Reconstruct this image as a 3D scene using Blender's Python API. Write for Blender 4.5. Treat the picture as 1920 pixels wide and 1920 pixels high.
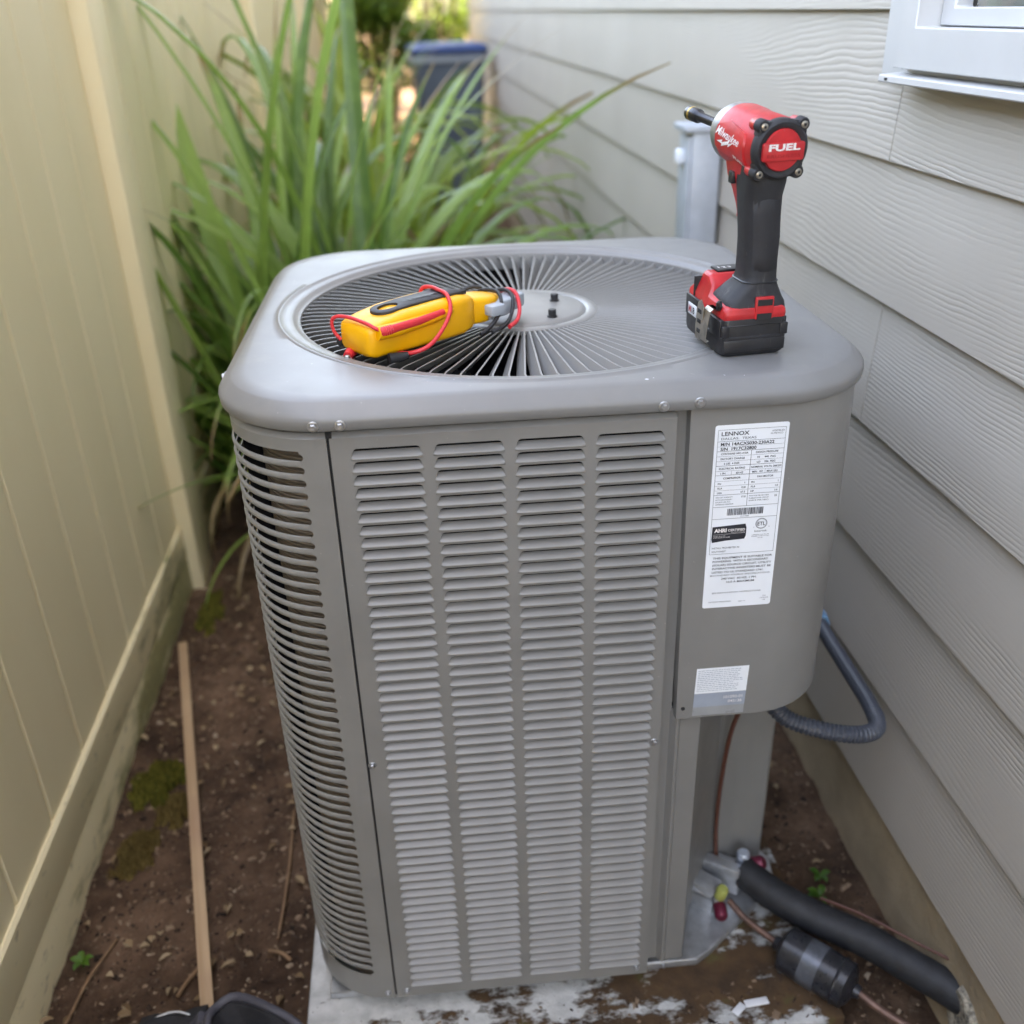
import bpy, bmesh, math, random
from mathutils import Vector, Matrix, noise as mnoise
from math import sin, cos, pi, radians, sqrt

for o in list(bpy.data.objects):
    bpy.data.objects.remove(o)
random.seed(7)
SC = bpy.context.scene
COL = SC.collection

# ------------------------------------------------------------------ camera
CAM = Vector((-0.1410, -1.2754, 1.3380))
YAW, PITCH, ROLL, FPX = 0.0911, 0.4786, -0.0306, 1824.6
fw = Vector((sin(YAW)*cos(PITCH), cos(YAW)*cos(PITCH), -sin(PITCH)))
rt = Vector((cos(YAW), -sin(YAW), 0))
up = rt.cross(fw)
cr, sr = cos(ROLL), sin(ROLL)
rt, up = cr*rt + sr*up, -sr*rt + cr*up
cam_d = bpy.data.cameras.new('camera')
cam = bpy.data.objects.new('camera', cam_d)
COL.objects.link(cam)
cam.matrix_world = Matrix(((rt.x, up.x, -fw.x, CAM.x), (rt.y, up.y, -fw.y, CAM.y), (rt.z, up.z, -fw.z, CAM.z), (0, 0, 0, 1)))
cam_d.sensor_width = 36
cam_d.lens = FPX/1920*36
cam_d.clip_start = 0.02
cam_d.clip_end = 300
cam_d.dof.use_dof = True
cam_d.dof.focus_distance = 1.07
cam_d.dof.aperture_fstop = 3.1
SC.camera = cam

# ------------------------------------------------------------------ world, sun, exposure
SUN_DIR = Vector((0.86, -0.20, 1.0)).normalized()       # towards the sun: over the house roof
SUN_EL = math.asin(SUN_DIR.z)
SUN_AZ = math.atan2(SUN_DIR.x, SUN_DIR.y)
W = bpy.data.worlds.new('World')
SC.world = W
W.use_nodes = True
nt = W.node_tree
nt.nodes.clear()
sky = nt.nodes.new('ShaderNodeTexSky')
sky.sky_type = 'NISHITA'
sky.sun_disc = False
sky.sun_elevation = SUN_EL
sky.sun_rotation = SUN_AZ
sky.air_density = 0.9
sky.dust_density = 3.5
sky.ozone_density = 0.6
bg = nt.nodes.new('ShaderNodeBackground')
bg.inputs['Strength'].default_value = 0.15
wo = nt.nodes.new('ShaderNodeOutputWorld')
nt.links.new(sky.outputs[0], bg.inputs[0])
nt.links.new(bg.outputs[0], wo.inputs[0])
sl = bpy.data.lights.new('sun', 'SUN')
sl.energy = 4.0
sl.angle = radians(0.5)
sl.color = (1.0, 0.95, 0.87)
sun = bpy.data.objects.new('sun', sl)
COL.objects.link(sun)
sun.rotation_euler = (-SUN_DIR).to_track_quat('-Z', 'Y').to_euler()
sun.location = (3, 2, 8)
SC.view_settings.view_transform = 'Standard'
SC.view_settings.look = 'None'
SC.view_settings.gamma = 1
SC.view_settings.exposure = 4.1
SC.view_settings.use_white_balance = True          # camera white balance for open shade
SC.view_settings.white_balance_temperature = 8900
SC.view_settings.white_balance_tint = 12
SC.render.engine = 'CYCLES'
SC.cycles.max_bounces = 8
SC.cycles.diffuse_bounces = 5
SC.cycles.use_denoising = True

# ------------------------------------------------------------------ material helpers
def _nodes(name):
    m = bpy.data.materials.new(name)
    m.use_nodes = True
    nt = m.node_tree
    b = nt.nodes['Principled BSDF']
    return m, nt, b

def N(nt, kind, **kw):
    n = nt.nodes.new(kind)
    for k, v in kw.items():
        if k in n.inputs.keys() if hasattr(n.inputs, 'keys') else False:
            n.inputs[k].default_value = v
        else:
            setattr(n, k, v)
    return n

def ramp(nt, src, stops):
    r = nt.nodes.new('ShaderNodeValToRGB')
    e = r.color_ramp.elements
    while len(e) < len(stops):
        e.new(0.5)
    for el, (p, c) in zip(e, stops):
        el.position = p
        el.color = c if len(c) == 4 else (*c, 1)
    nt.links.new(src, r.inputs[0])
    return r.outputs[0]

def mix(nt, fac, a, b):
    m = nt.nodes.new('ShaderNodeMix')
    m.data_type = 'RGBA'
    for i, v in ((0, fac), (6, a), (7, b)):
        if hasattr(v, 'is_output'):
            nt.links.new(v, m.inputs[i])
        else:
            m.inputs[i].default_value = v if i == 0 else (*v, 1)[:4]
    return m.outputs[2]

def math_n(nt, op, a, b=None, c=None, clamp=False):
    m = nt.nodes.new('ShaderNodeMath')
    m.operation = op
    m.use_clamp = clamp
    for i, v in enumerate((a, b, c)):
        if v is None:
            continue
        if hasattr(v, 'is_output'):
            nt.links.new(v, m.inputs[i])
        else:
            m.inputs[i].default_value = v
    return m.outputs[0]

def noise_n(nt, vec, scale, detail=4, rough=0.55):
    n = nt.nodes.new('ShaderNodeTexNoise')
    n.inputs['Scale'].default_value = scale
    n.inputs['Detail'].default_value = detail
    n.inputs['Roughness'].default_value = rough
    if vec is not None:
        nt.links.new(vec, n.inputs['Vector'])
    return n.outputs['Fac']

def objco(nt):
    return nt.nodes.new('ShaderNodeTexCoord').outputs['Object']

def mapped(nt, vec, scale=(1, 1, 1), loc=(0, 0, 0)):
    m = nt.nodes.new('ShaderNodeMapping')
    m.inputs['Scale'].default_value = scale
    m.inputs['Location'].default_value = loc
    nt.links.new(vec, m.inputs['Vector'])
    return m.outputs[0]

def bump(nt, b, height, strength=0.3, dist=0.001):
    n = nt.nodes.new('ShaderNodeBump')
    n.inputs['Strength'].default_value = strength
    n.inputs['Distance'].default_value = dist
    nt.links.new(height, n.inputs['Height'])
    nt.links.new(n.outputs[0], b.inputs['Normal'])

def simple(name, col, rough=0.5, metal=0.0, var=0.12, vscale=30, bstr=0.0, bscale=300, bdist=0.0005, dark=None, spec=0.5):
    """plain paint/plastic/metal with uneven tone, uneven gloss and fine relief"""
    m, nt, b = _nodes(name)
    co = objco(nt)
    n1 = noise_n(nt, co, vscale, 5)
    c2 = dark or tuple(c*(1-var) for c in col)
    c1 = tuple(min(1, c*(1+var*0.6)) for c in col)
    nt.links.new(ramp(nt, n1, [(0.3, c2), (0.7, c1)]), b.inputs['Base Color'])
    n2 = noise_n(nt, co, vscale*2.7, 4)
    nt.links.new(math_n(nt, 'MULTIPLY_ADD', n2, 0.22, rough-0.11), b.inputs['Roughness'])
    b.inputs['Metallic'].default_value = metal
    b.inputs['Specular IOR Level'].default_value = spec
    if bstr:
        bump(nt, b, noise_n(nt, co, bscale, 3), bstr, bdist)
    return m

MAT = {}
MAT['unit'] = simple('taupe_powder_coat', (0.212, 0.207, 0.196), 0.34, 0, 0.10, 9, 0.12, 900, 0.0004, spec=0.6)
def unit_top():
    m, nt, b = _nodes('taupe_cap_paint')
    co = objco(nt)
    n1 = noise_n(nt, co, 7, 5)
    base = ramp(nt, n1, [(0.3, (0.180, 0.178, 0.174)), (0.7, (0.205, 0.202, 0.196))])
    sp = noise_n(nt, co, 130, 2)
    spm = ramp(nt, sp, [(0.76, (0, 0, 0)), (0.79, (1, 1, 1))])
    col = mix(nt, math_n(nt, 'MULTIPLY', spm, 0.5), base, (0.55, 0.55, 0.52))
    nt.links.new(col, b.inputs['Base Color'])
    n2 = noise_n(nt, co, 16, 5)
    nt.links.new(math_n(nt, 'MULTIPLY_ADD', n2, 0.2, 0.27), b.inputs['Roughness'])
    bump(nt, b, noise_n(nt, co, 700, 3), 0.1, 0.0004)
    return m
MAT['cap'] = unit_top()
MAT['slot_dark'] = simple('inner_shade_black', (0.006, 0.006, 0.007), 0.85, spec=0.2)  # near-black colour stands in for the shade inside the cabinet
MAT['vane'] = simple('vane_paint', (0.21, 0.205, 0.195), 0.4, 0, 0.05, 20)
MAT['galv'] = simple('galvanised_steel', (0.52, 0.54, 0.56), 0.42, 0.75, 0.22, 60, 0.1, 200)
MAT['zinc'] = simple('zinc_screw', (0.45, 0.46, 0.47), 0.38, 0.85, 0.15, 200)
MAT['black_rubber'] = simple('black_rubber', (0.026, 0.026, 0.029), 0.55, 0, 0.3, 40, 0.25, 900, 0.0004)
MAT['black_plastic'] = simple('black_plastic', (0.018, 0.018, 0.02), 0.4, 0, 0.3, 60, 0.2, 500, 0.0003)
MAT['red'] = simple('worn_red_plastic', (0.52, 0.022, 0.026), 0.38, 0, 0.22, 45, 0.1, 600, 0.0003)
MAT['red_pale'] = simple('red_wire_jacket', (0.72, 0.035, 0.045), 0.4, 0, 0.1, 80)
MAT['yellow'] = simple('yellow_rubber_boot', (0.90, 0.42, 0.007), 0.42, 0, 0.08, 30, 0.1, 700, 0.0003)
MAT['grey_plastic'] = simple('grey_plastic', (0.36, 0.40, 0.44), 0.4, 0, 0.06, 60)
MAT['alu'] = simple('gearcase_aluminium', (0.36, 0.37, 0.38), 0.38, 0.8, 0.3, 60)
MAT['dark_steel'] = simple('blackened_steel', (0.05, 0.05, 0.055), 0.3, 0.8, 0.3, 80)
MAT['brass'] = simple('brass_band', (0.55, 0.36, 0.10), 0.35, 0.8)
MAT['clip'] = simple('worn_belt_clip', (0.42, 0.38, 0.32), 0.34, 0.85, 0.35, 90)
MAT['print_black'] = simple('black_print', (0.02, 0.022, 0.03), 0.5)
MAT['print_white'] = simple('white_print', (0.78, 0.74, 0.72), 0.5, var=0.25, vscale=300)
MAT['print_tint'] = simple('tone_on_tone_print', (0.36, 0.012, 0.016), 0.5)
MAT['label'] = simple('white_label_film', (0.80, 0.83, 0.86), 0.38, var=0.03)
MAT['label_grey'] = simple('grey_label_band', (0.30, 0.34, 0.40), 0.4)
MAT['band'] = simple('faded_silver_band', (0.11, 0.12, 0.14), 0.35, 0.3, 0.4, 50)
MAT['foam_tan'] = simple('crusty_tan_foam', (0.36, 0.32, 0.25), 0.9, 0, 0.6, 140, 0.8, 200, 0.004, dark=(0.05, 0.045, 0.04))
MAT['label_foil'] = simple('clear_label_tail', (0.30, 0.31, 0.31), 0.3)
MAT['coil'] = None
MAT['vinyl_white'] = simple('white_vinyl', (0.53, 0.525, 0.515), 0.32, var=0.04, vscale=12)
MAT['blind'] = simple('dim_room_curtain', (0.28, 0.28, 0.30), 0.8, var=0.25, vscale=6)
MAT['conduit'] = simple('grey_conduit_jacket', (0.055, 0.063, 0.080), 0.42)
MAT['blue_fitting'] = simple('blue_fitting', (0.14, 0.30, 0.48), 0.45)
MAT['foam'] = simple('black_foam_insulation', (0.018, 0.019, 0.022), 0.6, 0, 0.4, 60, 0.4, 300, 0.001)
MAT['copper'] = simple('tarnished_copper', (0.20, 0.12, 0.095), 0.55, 0.6, 0.4, 60)
MAT['drier_black'] = simple('drier_paint', (0.02, 0.021, 0.026), 0.3, 0, 0.3, 50)
MAT['pink'] = simple('maroon_valve_cap', (0.16, 0.016, 0.04), 0.35, 0.3)
MAT['lime'] = simple('lime_valve_cap', (0.36, 0.38, 0.10), 0.5)
MAT['pale_blue'] = simple('nickel_valve_cap', (0.55, 0.62, 0.72), 0.35, 0.6)
MAT['brown_wire'] = simple('brown_wire_jacket', (0.10, 0.035, 0.022), 0.5)
MAT['cloth'] = simple('black_nylon_fabric', (0.014, 0.014, 0.017), 0.8, 0, 0.3, 60, 0.6, 1200, 0.001)
MAT['piping'] = simple('charcoal_binding_tape', (0.05, 0.048, 0.06), 0.6, 0, 0.2, 60, 0.4, 900, 0.0006)
MAT['box_grey'] = simple('weathered_grey_enclosure', (0.42, 0.45, 0.49), 0.4, 0.1)
MAT['spigot'] = simple('pale_spigot', (0.72, 0.76, 0.80), 0.35)
MAT['white_scrap'] = simple('white_plastic_scrap', (0.75, 0.76, 0.78), 0.5)
MAT['roof'] = simple('grey_roof_shingle', (0.12, 0.115, 0.11), 0.9, 0, 0.3, 5)
MAT['bin_body'] = simple('slate_blue_bin', (0.10, 0.125, 0.16), 0.45, 0, 0.2, 5)
MAT['bin_lid'] = simple('blue_bin_lid', (0.02, 0.05, 0.15), 0.4, 0, 0.2, 5)
MAT['bin_rim'] = simple('grey_bin_rim', (0.22, 0.25, 0.29), 0.4)
MAT['tyre'] = simple('black_wheel', (0.02, 0.02, 0.02), 0.7)
MAT['chip'] = None

def dusty(m):
    nt = m.node_tree
    b = nt.nodes['Principled BSDF']
    src = b.inputs['Base Color'].links[0].from_socket
    geo = nt.nodes.new('ShaderNodeNewGeometry')
    wp = geo.outputs['Position']
    st = noise_n(nt, mapped(nt, wp, (26, 26, 1.6)), 1.0, 4, 0.6)
    bl = noise_n(nt, wp, 5.5, 5, 0.6)
    k = math_n(nt, 'MULTIPLY', ramp(nt, st, [(0.48, (0, 0, 0)), (0.72, (1, 1, 1))]), ramp(nt, bl, [(0.4, (0, 0, 0)), (0.7, (1, 1, 1))]))
    c = mix(nt, math_n(nt, 'MULTIPLY', k, 0.22), src, (0.33, 0.30, 0.25))
    sp = noise_n(nt, wp, 210, 2)
    c = mix(nt, math_n(nt, 'MULTIPLY', ramp(nt, sp, [(0.74, (0, 0, 0)), (0.78, (1, 1, 1))]), 0.35), c, (0.42, 0.40, 0.36))
    nt.links.new(c, b.inputs['Base Color'])
dusty(MAT['unit'])
dusty(MAT['cap'])

def worn(m, col, amt, sc=(30, 30, 6), thr=(0.60, 0.72)):
    nt = m.node_tree
    b = nt.nodes['Principled BSDF']
    src = b.inputs['Base Color'].links[0].from_socket
    co = objco(nt)
    a = noise_n(nt, mapped(nt, co, sc), 1.0, 6, 0.7)
    bl = noise_n(nt, co, 26, 4, 0.6)
    k = math_n(nt, 'MULTIPLY', ramp(nt, a, [(thr[0], (0, 0, 0)), (thr[1], (1, 1, 1))]), ramp(nt, bl, [(0.35, (0, 0, 0)), (0.65, (1, 1, 1))]))
    fine = noise_n(nt, mapped(nt, co, (420, 160, 60)), 1.0, 2)
    k = math_n(nt, 'MAXIMUM', k, math_n(nt, 'MULTIPLY', ramp(nt, fine, [(0.70, (0, 0, 0)), (0.74, (1, 1, 1))]), 0.6))
    nt.links.new(mix(nt, math_n(nt, 'MULTIPLY', k, amt), src, col), b.inputs['Base Color'])
MAT['grip_rubber'] = simple('grip_rubber', (0.020, 0.020, 0.023), 0.62, 0, 0.3, 40, 0.5, 1500, 0.0004)
worn(MAT['grip_rubber'], (0.17, 0.165, 0.155), 0.5, (60, 60, 12))
worn(MAT['black_plastic'], (0.16, 0.15, 0.13), 0.5, (70, 70, 30))
worn(MAT['red'], (0.30, 0.16, 0.14), 0.55, (60, 60, 25))
def coil_mat():
    m, nt, b = _nodes('brown_fin_coil')
    co = objco(nt)
    sx = nt.nodes.new('ShaderNodeSeparateXYZ')
    nt.links.new(co, sx.inputs[0])
    z = sx.outputs['Z']
    n = noise_n(nt, mapped(nt, co, (3, 3, 60)), 4, 3)
    base = ramp(nt, n, [(0.3, (0.12, 0.095, 0.072)), (0.7, (0.29, 0.235, 0.18))])
    nt.links.new(base, b.inputs['Base Color'])
    b.inputs['Roughness'].default_value = 0.6
    b.inputs['Metallic'].default_value = 0.2
    h = math_n(nt, 'PINGPONG', math_n(nt, 'MULTIPLY', z, 420), 1.0)
    nt.links.new(mix(nt, math_n(nt, 'MULTIPLY', h, 0.55), base, (0.05, 0.04, 0.03)), b.inputs['Base Color'])
    bump(nt, b, h, 0.6, 0.002)
    return m
MAT['coil'] = coil_mat()

def siding_mat():
    """fibre-cement board with pressed wood grain"""
    m, nt, b = _nodes('fibre_cement_siding')
    co = objco(nt)
    oi = nt.nodes.new('ShaderNodeObjectInfo')
    add = nt.nodes.new('ShaderNodeVectorMath')
    add.operation = 'ADD'
    cb = nt.nodes.new('ShaderNodeCombineXYZ')
    nt.links.new(math_n(nt, 'MULTIPLY', oi.outputs['Random'], 37.0), cb.inputs[1])
    nt.links.new(math_n(nt, 'MULTIPLY', oi.outputs['Random'], 11.0), cb.inputs[2])
    nt.links.new(co, add.inputs[0])
    nt.links.new(cb.outputs[0], add.inputs[1])
    v = add.outputs[0]
    sx = nt.nodes.new('ShaderNodeSeparateXYZ')
    nt.links.new(v, sx.inputs[0])
    big = noise_n(nt, mapped(nt, v, (0, 0.9, 4.2)), 1.0, 1, 0.3)
    med = noise_n(nt, mapped(nt, v, (0, 8.0, 26.0)), 1.0, 3, 0.55)
    ph = math_n(nt, 'ADD', math_n(nt, 'MULTIPLY', sx.outputs['Z'], 125.0),
                math_n(nt, 'ADD', math_n(nt, 'MULTIPLY', big, 17.0), math_n(nt, 'MULTIPLY', med, 1.5)))
    tri = math_n(nt, 'PINGPONG', ph, 0.5)
    groove = nt.nodes.new('ShaderNodeMapRange')
    groove.interpolation_type = 'SMOOTHSTEP'
    nt.links.new(tri, groove.inputs[0])
    groove.inputs[1].default_value = 0.0
    groove.inputs[2].default_value = 0.34
    dep = noise_n(nt, mapped(nt, v, (0, 2.0, 9.0), (3, 3, 3)), 1.0, 2)
    dep = ramp(nt, dep, [(0.40, (0.06, 0.06, 0.06)), (0.62, (1, 1, 1))])
    h = math_n(nt, 'MULTIPLY', math_n(nt, 'SUBTRACT', groove.outputs[0], 1.0), dep)
    fine = noise_n(nt, mapped(nt, v, (0, 60, 500)), 1.0, 3)
    h2 = math_n(nt, 'ADD', h, math_n(nt, 'MULTIPLY', fine, 0.16))
    bump(nt, b, h2, 0.62, 0.0008)
    tone = noise_n(nt, v, 2.2, 4)
    base = ramp(nt, tone, [(0.3, (0.41, 0.37, 0.32)), (0.7, (0.46, 0.418, 0.365))])
    nt.links.new(base, b.inputs['Base Color'])
    b.inputs['Roughness'].default_value = 0.55
    return m
MAT['siding'] = siding_mat()
MAT['siding_plain'] = simple('siding_colour_paint', (0.44, 0.41, 0.37), 0.6, var=0.05, vscale=3)
MAT['foundation'] = simple('painted_foundation', (0.38, 0.295, 0.195), 0.8, 0, 0.28, 9, 0.6, 90, 0.004)
MAT['gap_black'] = simple('gap_black_fill', (0.02, 0.02, 0.02), 0.9)  # near-black fill for seams, slots and holes

def fence_mat(name, algae):
    m, nt, b = _nodes(name)
    tc = nt.nodes.new('ShaderNodeTexCoord')
    geo = nt.nodes.new('ShaderNodeNewGeometry')
    wp = geo.outputs['Position']
    n1 = noise_n(nt, mapped(nt, wp, (1, 1, 0.25)), 5, 4)
    base = ramp(nt, n1, [(0.3, (0.76, 0.665, 0.43)), (0.7, (0.81, 0.715, 0.48))])
    if algae:
        sx = nt.nodes.new('ShaderNodeSeparateXYZ')
        nt.links.new(wp, sx.inputs[0])
        a = noise_n(nt, mapped(nt, wp, (9, 5, 16)), 1.0, 5, 0.65)
        far = nt.nodes.new('ShaderNodeMapRange')
        nt.links.new(sx.outputs['Y'], far.inputs[0])
        far.inputs[1].default_value = -0.3
        far.inputs[2].default_value = 0.75
        far.inputs[3].default_value = -0.20
        far.inputs[4].default_value = 0.14
        low = nt.nodes.new('ShaderNodeMapRange')
        nt.links.new(sx.outputs['Z'], low.inputs[0])
        low.inputs[1].default_value = 0.05
        low.inputs[2].default_value = 0.20
        low.inputs[3].default_value = 0.14
        low.inputs[4].default_value = -0.10
        s = math_n(nt, 'ADD', a, math_n(nt, 'ADD', far.outputs[0], low.outputs[0]))
        msk = ramp(nt, s, [(0.52, (0, 0, 0)), (0.66, (1, 1, 1))])
        g2 = noise_n(nt, wp, 60, 3)
        gc = ramp(nt, g2, [(0.35, (0.10, 0.105, 0.03)), (0.65, (0.21, 0.21, 0.07))])
        base = mix(nt, math_n(nt, 'MULTIPLY', msk, 0.8), base, gc)
        d = noise_n(nt, mapped(nt, wp, (40, 25, 60)), 1.0, 4)
        base = mix(nt, math_n(nt, 'MULTIPLY', ramp(nt, d, [(0.62, (0, 0, 0)), (0.72, (1, 1, 1))]), 0.45), base, (0.16, 0.14, 0.08))
    nt.links.new(base, b.inputs['Base Color'])
    b.inputs['Roughness'].default_value = 0.42
    bump(nt, b, noise_n(nt, mapped(nt, wp, (40, 40, 4)), 6, 3), 0.08, 0.002)
    return m
MAT['fence'] = fence_mat('almond_vinyl', False)
MAT['rail'] = fence_mat('almond_vinyl_with_algae', True)

def soil_mat():
    m, nt, b = _nodes('dark_garden_soil')
    geo = nt.nodes.new('ShaderNodeNewGeometry')
    wp = geo.outputs['Position']
    n1 = noise_n(nt, wp, 7, 6, 0.65)
    base = ramp(nt, n1, [(0.32, (0.032, 0.018, 0.012)), (0.52, (0.105, 0.062, 0.039)), (0.72, (0.22, 0.135, 0.088))])
    n2 = noise_n(nt, wp, 55, 5, 0.7)
    sp = ramp(nt, n2, [(0.58, (0, 0, 0)), (0.72, (1, 1, 1))])
    base = mix(nt, math_n(nt, 'MULTIPLY', sp, 0.5), base, (0.24, 0.19, 0.14))
    nt.links.new(base, b.inputs['Base Color'])
    b.inputs['Roughness'].default_value = 0.95
    b.inputs['Specular IOR Level'].default_value = 0.2
    bump(nt, b, noise_n(nt, wp, 70, 8, 0.7), 1.0, 0.012)
    return m
MAT['soil'] = soil_mat()

def pad_mat():
    m, nt, b = _nodes('stained_concrete')
    co = objco(nt)
    n0 = noise_n(nt, co, 40, 5)
    conc = ramp(nt, n0, [(0.3, (0.36, 0.365, 0.355)), (0.7, (0.56, 0.565, 0.55))])
    pit = noise_n(nt, co, 160, 3)
    conc = mix(nt, ramp(nt, pit, [(0.66, (0, 0, 0)), (0.72, (1, 1, 1))]), conc, (0.10, 0.08, 0.06))
    sx = nt.nodes.new('ShaderNodeSeparateXYZ')
    nt.links.new(co, sx.inputs[0])
    a = noise_n(nt, mapped(nt, co, (1, 1.7, 1)), 10, 8, 0.68)
    gx = nt.nodes.new('ShaderNodeMapRange')
    nt.links.new(sx.outputs['X'], gx.inputs[0])
    gx.inputs[1].default_value = -0.38
    gx.inputs[2].default_value = 0.20
    gx.inputs[3].default_value = -0.16
    gx.inputs[4].default_value = 0.028
    s = math_n(nt, 'ADD', a, gx.outputs[0])
    msk = ramp(nt, s, [(0.44, (0, 0, 0)), (0.50, (1, 1, 1))])
    d1 = noise_n(nt, co, 22, 5)
    dirt = ramp(nt, d1, [(0.3, (0.035, 0.018, 0.008)), (0.6, (0.085, 0.045, 0.018)), (0.75, (0.08, 0.075, 0.02))])
    nt.links.new(mix(nt, msk, conc, dirt), b.inputs['Base Color'])
    b.inputs['Roughness'].default_value = 0.85
    h = math_n(nt, 'ADD', math_n(nt, 'MULTIPLY', msk, 0.6), math_n(nt, 'MULTIPLY', noise_n(nt, co, 90, 6, 0.7), 0.7))
    bump(nt, b, h, 0.8, 0.005)
    return m
MAT['pad'] = pad_mat()

def island_mat(name, stops, rough=0.9, trans=0.0):
    m, nt, b = _nodes(name)
    geo = nt.nodes.new('ShaderNodeNewGeometry')
    nt.links.new(ramp(nt, geo.outputs['Random Per Island'], stops), b.inputs['Base Color'])
    b.inputs['Roughness'].default_value = rough
    b.inputs['Specular IOR Level'].default_value = 0.25
    return m
MAT['chip'] = island_mat('bark_and_grit', [(0.0, (0.016, 0.010, 0.007)), (0.42, (0.06, 0.036, 0.024)), (0.70, (0.20, 0.135, 0.09)),
                                           (0.92, (0.26, 0.18, 0.12)), (1.0, (0.34, 0.27, 0.20))])
MAT['litter'] = island_mat('dry_leaf_litter', [(0.0, (0.12, 0.075, 0.04)), (0.5, (0.24, 0.165, 0.095)), (1.0, (0.40, 0.31, 0.20))])
MAT['moss'] = island_mat('moss_tufts', [(0.0, (0.05, 0.06, 0.01)), (0.5, (0.13, 0.13, 0.02)), (1.0, (0.24, 0.20, 0.04))])
MAT['dry_moss'] = island_mat('dry_moss_tufts', [(0.0, (0.08, 0.055, 0.015)), (0.5, (0.17, 0.12, 0.04)), (1.0, (0.26, 0.19, 0.07))])

def leaf_mat(name, c0, c1, trans=0.35, rough=0.4, tips=False):
    m, nt, b = _nodes(name)
    oi = nt.nodes.new('ShaderNodeObjectInfo')
    geo = nt.nodes.new('ShaderNodeNewGeometry')
    r = math_n(nt, 'FRACT', math_n(nt, 'ADD', oi.outputs['Random'], geo.outputs['Random Per Island']))
    co = objco(nt)
    base = ramp(nt, r, [(0.1, c0), (0.9, c1)])
    streak = noise_n(nt, co, 18, 3)
    base = mix(nt, math_n(nt, 'MULTIPLY', ramp(nt, streak, [(0.5, (0, 0, 0)), (0.8, (1, 1, 1))]), 0.25), base, tuple(min(1, c*1.7) for c in c1))
    if tips:
        at = nt.nodes.new('ShaderNodeAttribute')
        at.attribute_name = 'along'
        s_ = math_n(nt, 'ADD', at.outputs['Fac'], math_n(nt, 'MULTIPLY', r, 0.12))
        base = mix(nt, ramp(nt, s_, [(0.93, (0, 0, 0)), (1.0, (1, 1, 1))]), base, (0.22, 0.15, 0.06))
    nt.links.new(base, b.inputs['Base Color'])
    b.inputs['Roughness'].default_value = rough
    tr = nt.nodes.new('ShaderNodeBsdfTranslucent')
    hs = nt.nodes.new('ShaderNodeHueSaturation')
    hs.inputs['Value'].default_value = 1.5
    nt.links.new(base, hs.inputs['Color'])
    nt.links.new(hs.outputs[0], tr.inputs[0])
    ms = nt.nodes.new('ShaderNodeMixShader')
    ms.inputs[0].default_value = trans
    nt.links.new(b.outputs[0], ms.inputs[1])
    nt.links.new(tr.outputs[0], ms.inputs[2])
    nt.links.new(ms.outputs[0], nt.nodes['Material Output'].inputs[0])
    return m
MAT['leaf'] = leaf_mat('strap_leaf', (0.07, 0.145, 0.026), (0.24, 0.37, 0.085), tips=True)
MAT['leaf_sun_tint'] = leaf_mat('sun_tinted_strap_leaf', (0.11, 0.18, 0.02), (0.23, 0.31, 0.04), tips=True)  # yellower leaf colour stands in for sunlight on the far clumps
MAT['leaf_dry'] = leaf_mat('dead_strap_leaf', (0.16, 0.11, 0.05), (0.30, 0.22, 0.11), 0.2)
MAT['leaf_far'] = leaf_mat('hedge_leaf', (0.06, 0.12, 0.018), (0.17, 0.25, 0.035))
MAT['weed'] = leaf_mat('weed_leaf', (0.045, 0.13, 0.015), (0.08, 0.19, 0.02))
MAT['trunk'] = simple('grey_brown_bark', (0.10, 0.075, 0.055), 0.9, 0, 0.4, 20, 0.6, 60, 0.01)

def wood_mat():
    m, nt, b = _nodes('pale_lath_wood')
    co = objco(nt)
    n = noise_n(nt, mapped(nt, co, (60, 2.5, 60)), 1, 5)
    n2 = noise_n(nt, co, 4, 3)
    base = ramp(nt, n, [(0.3, (0.30, 0.19, 0.105)), (0.7, (0.45, 0.31, 0.185))])
    base = mix(nt, ramp(nt, n2, [(0.5, (0, 0, 0)), (0.75, (0.7, 0.7, 0.7))]), base, (0.27, 0.15, 0.10))
    nt.links.new(base, b.inputs['Base Color'])
    b.inputs['Roughness'].default_value = 0.7
    bump(nt, b, n, 0.3, 0.001)
    return m
MAT['wood'] = wood_mat()
MAT['twig'] = simple('dry_twig', (0.22, 0.13, 0.07), 0.9, 0, 0.3, 40)

def glass_mat():
    m, nt, b = _nodes('window_glass')
    b.inputs['Base Color'].default_value = (0.9, 0.93, 0.95, 1)
    b.inputs['Roughness'].default_value = 0.02
    b.inputs['IOR'].default_value = 1.5
    b.inputs['Transmission Weight'].default_value = 1.0
    return m
MAT['glass'] = glass_mat()

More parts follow.
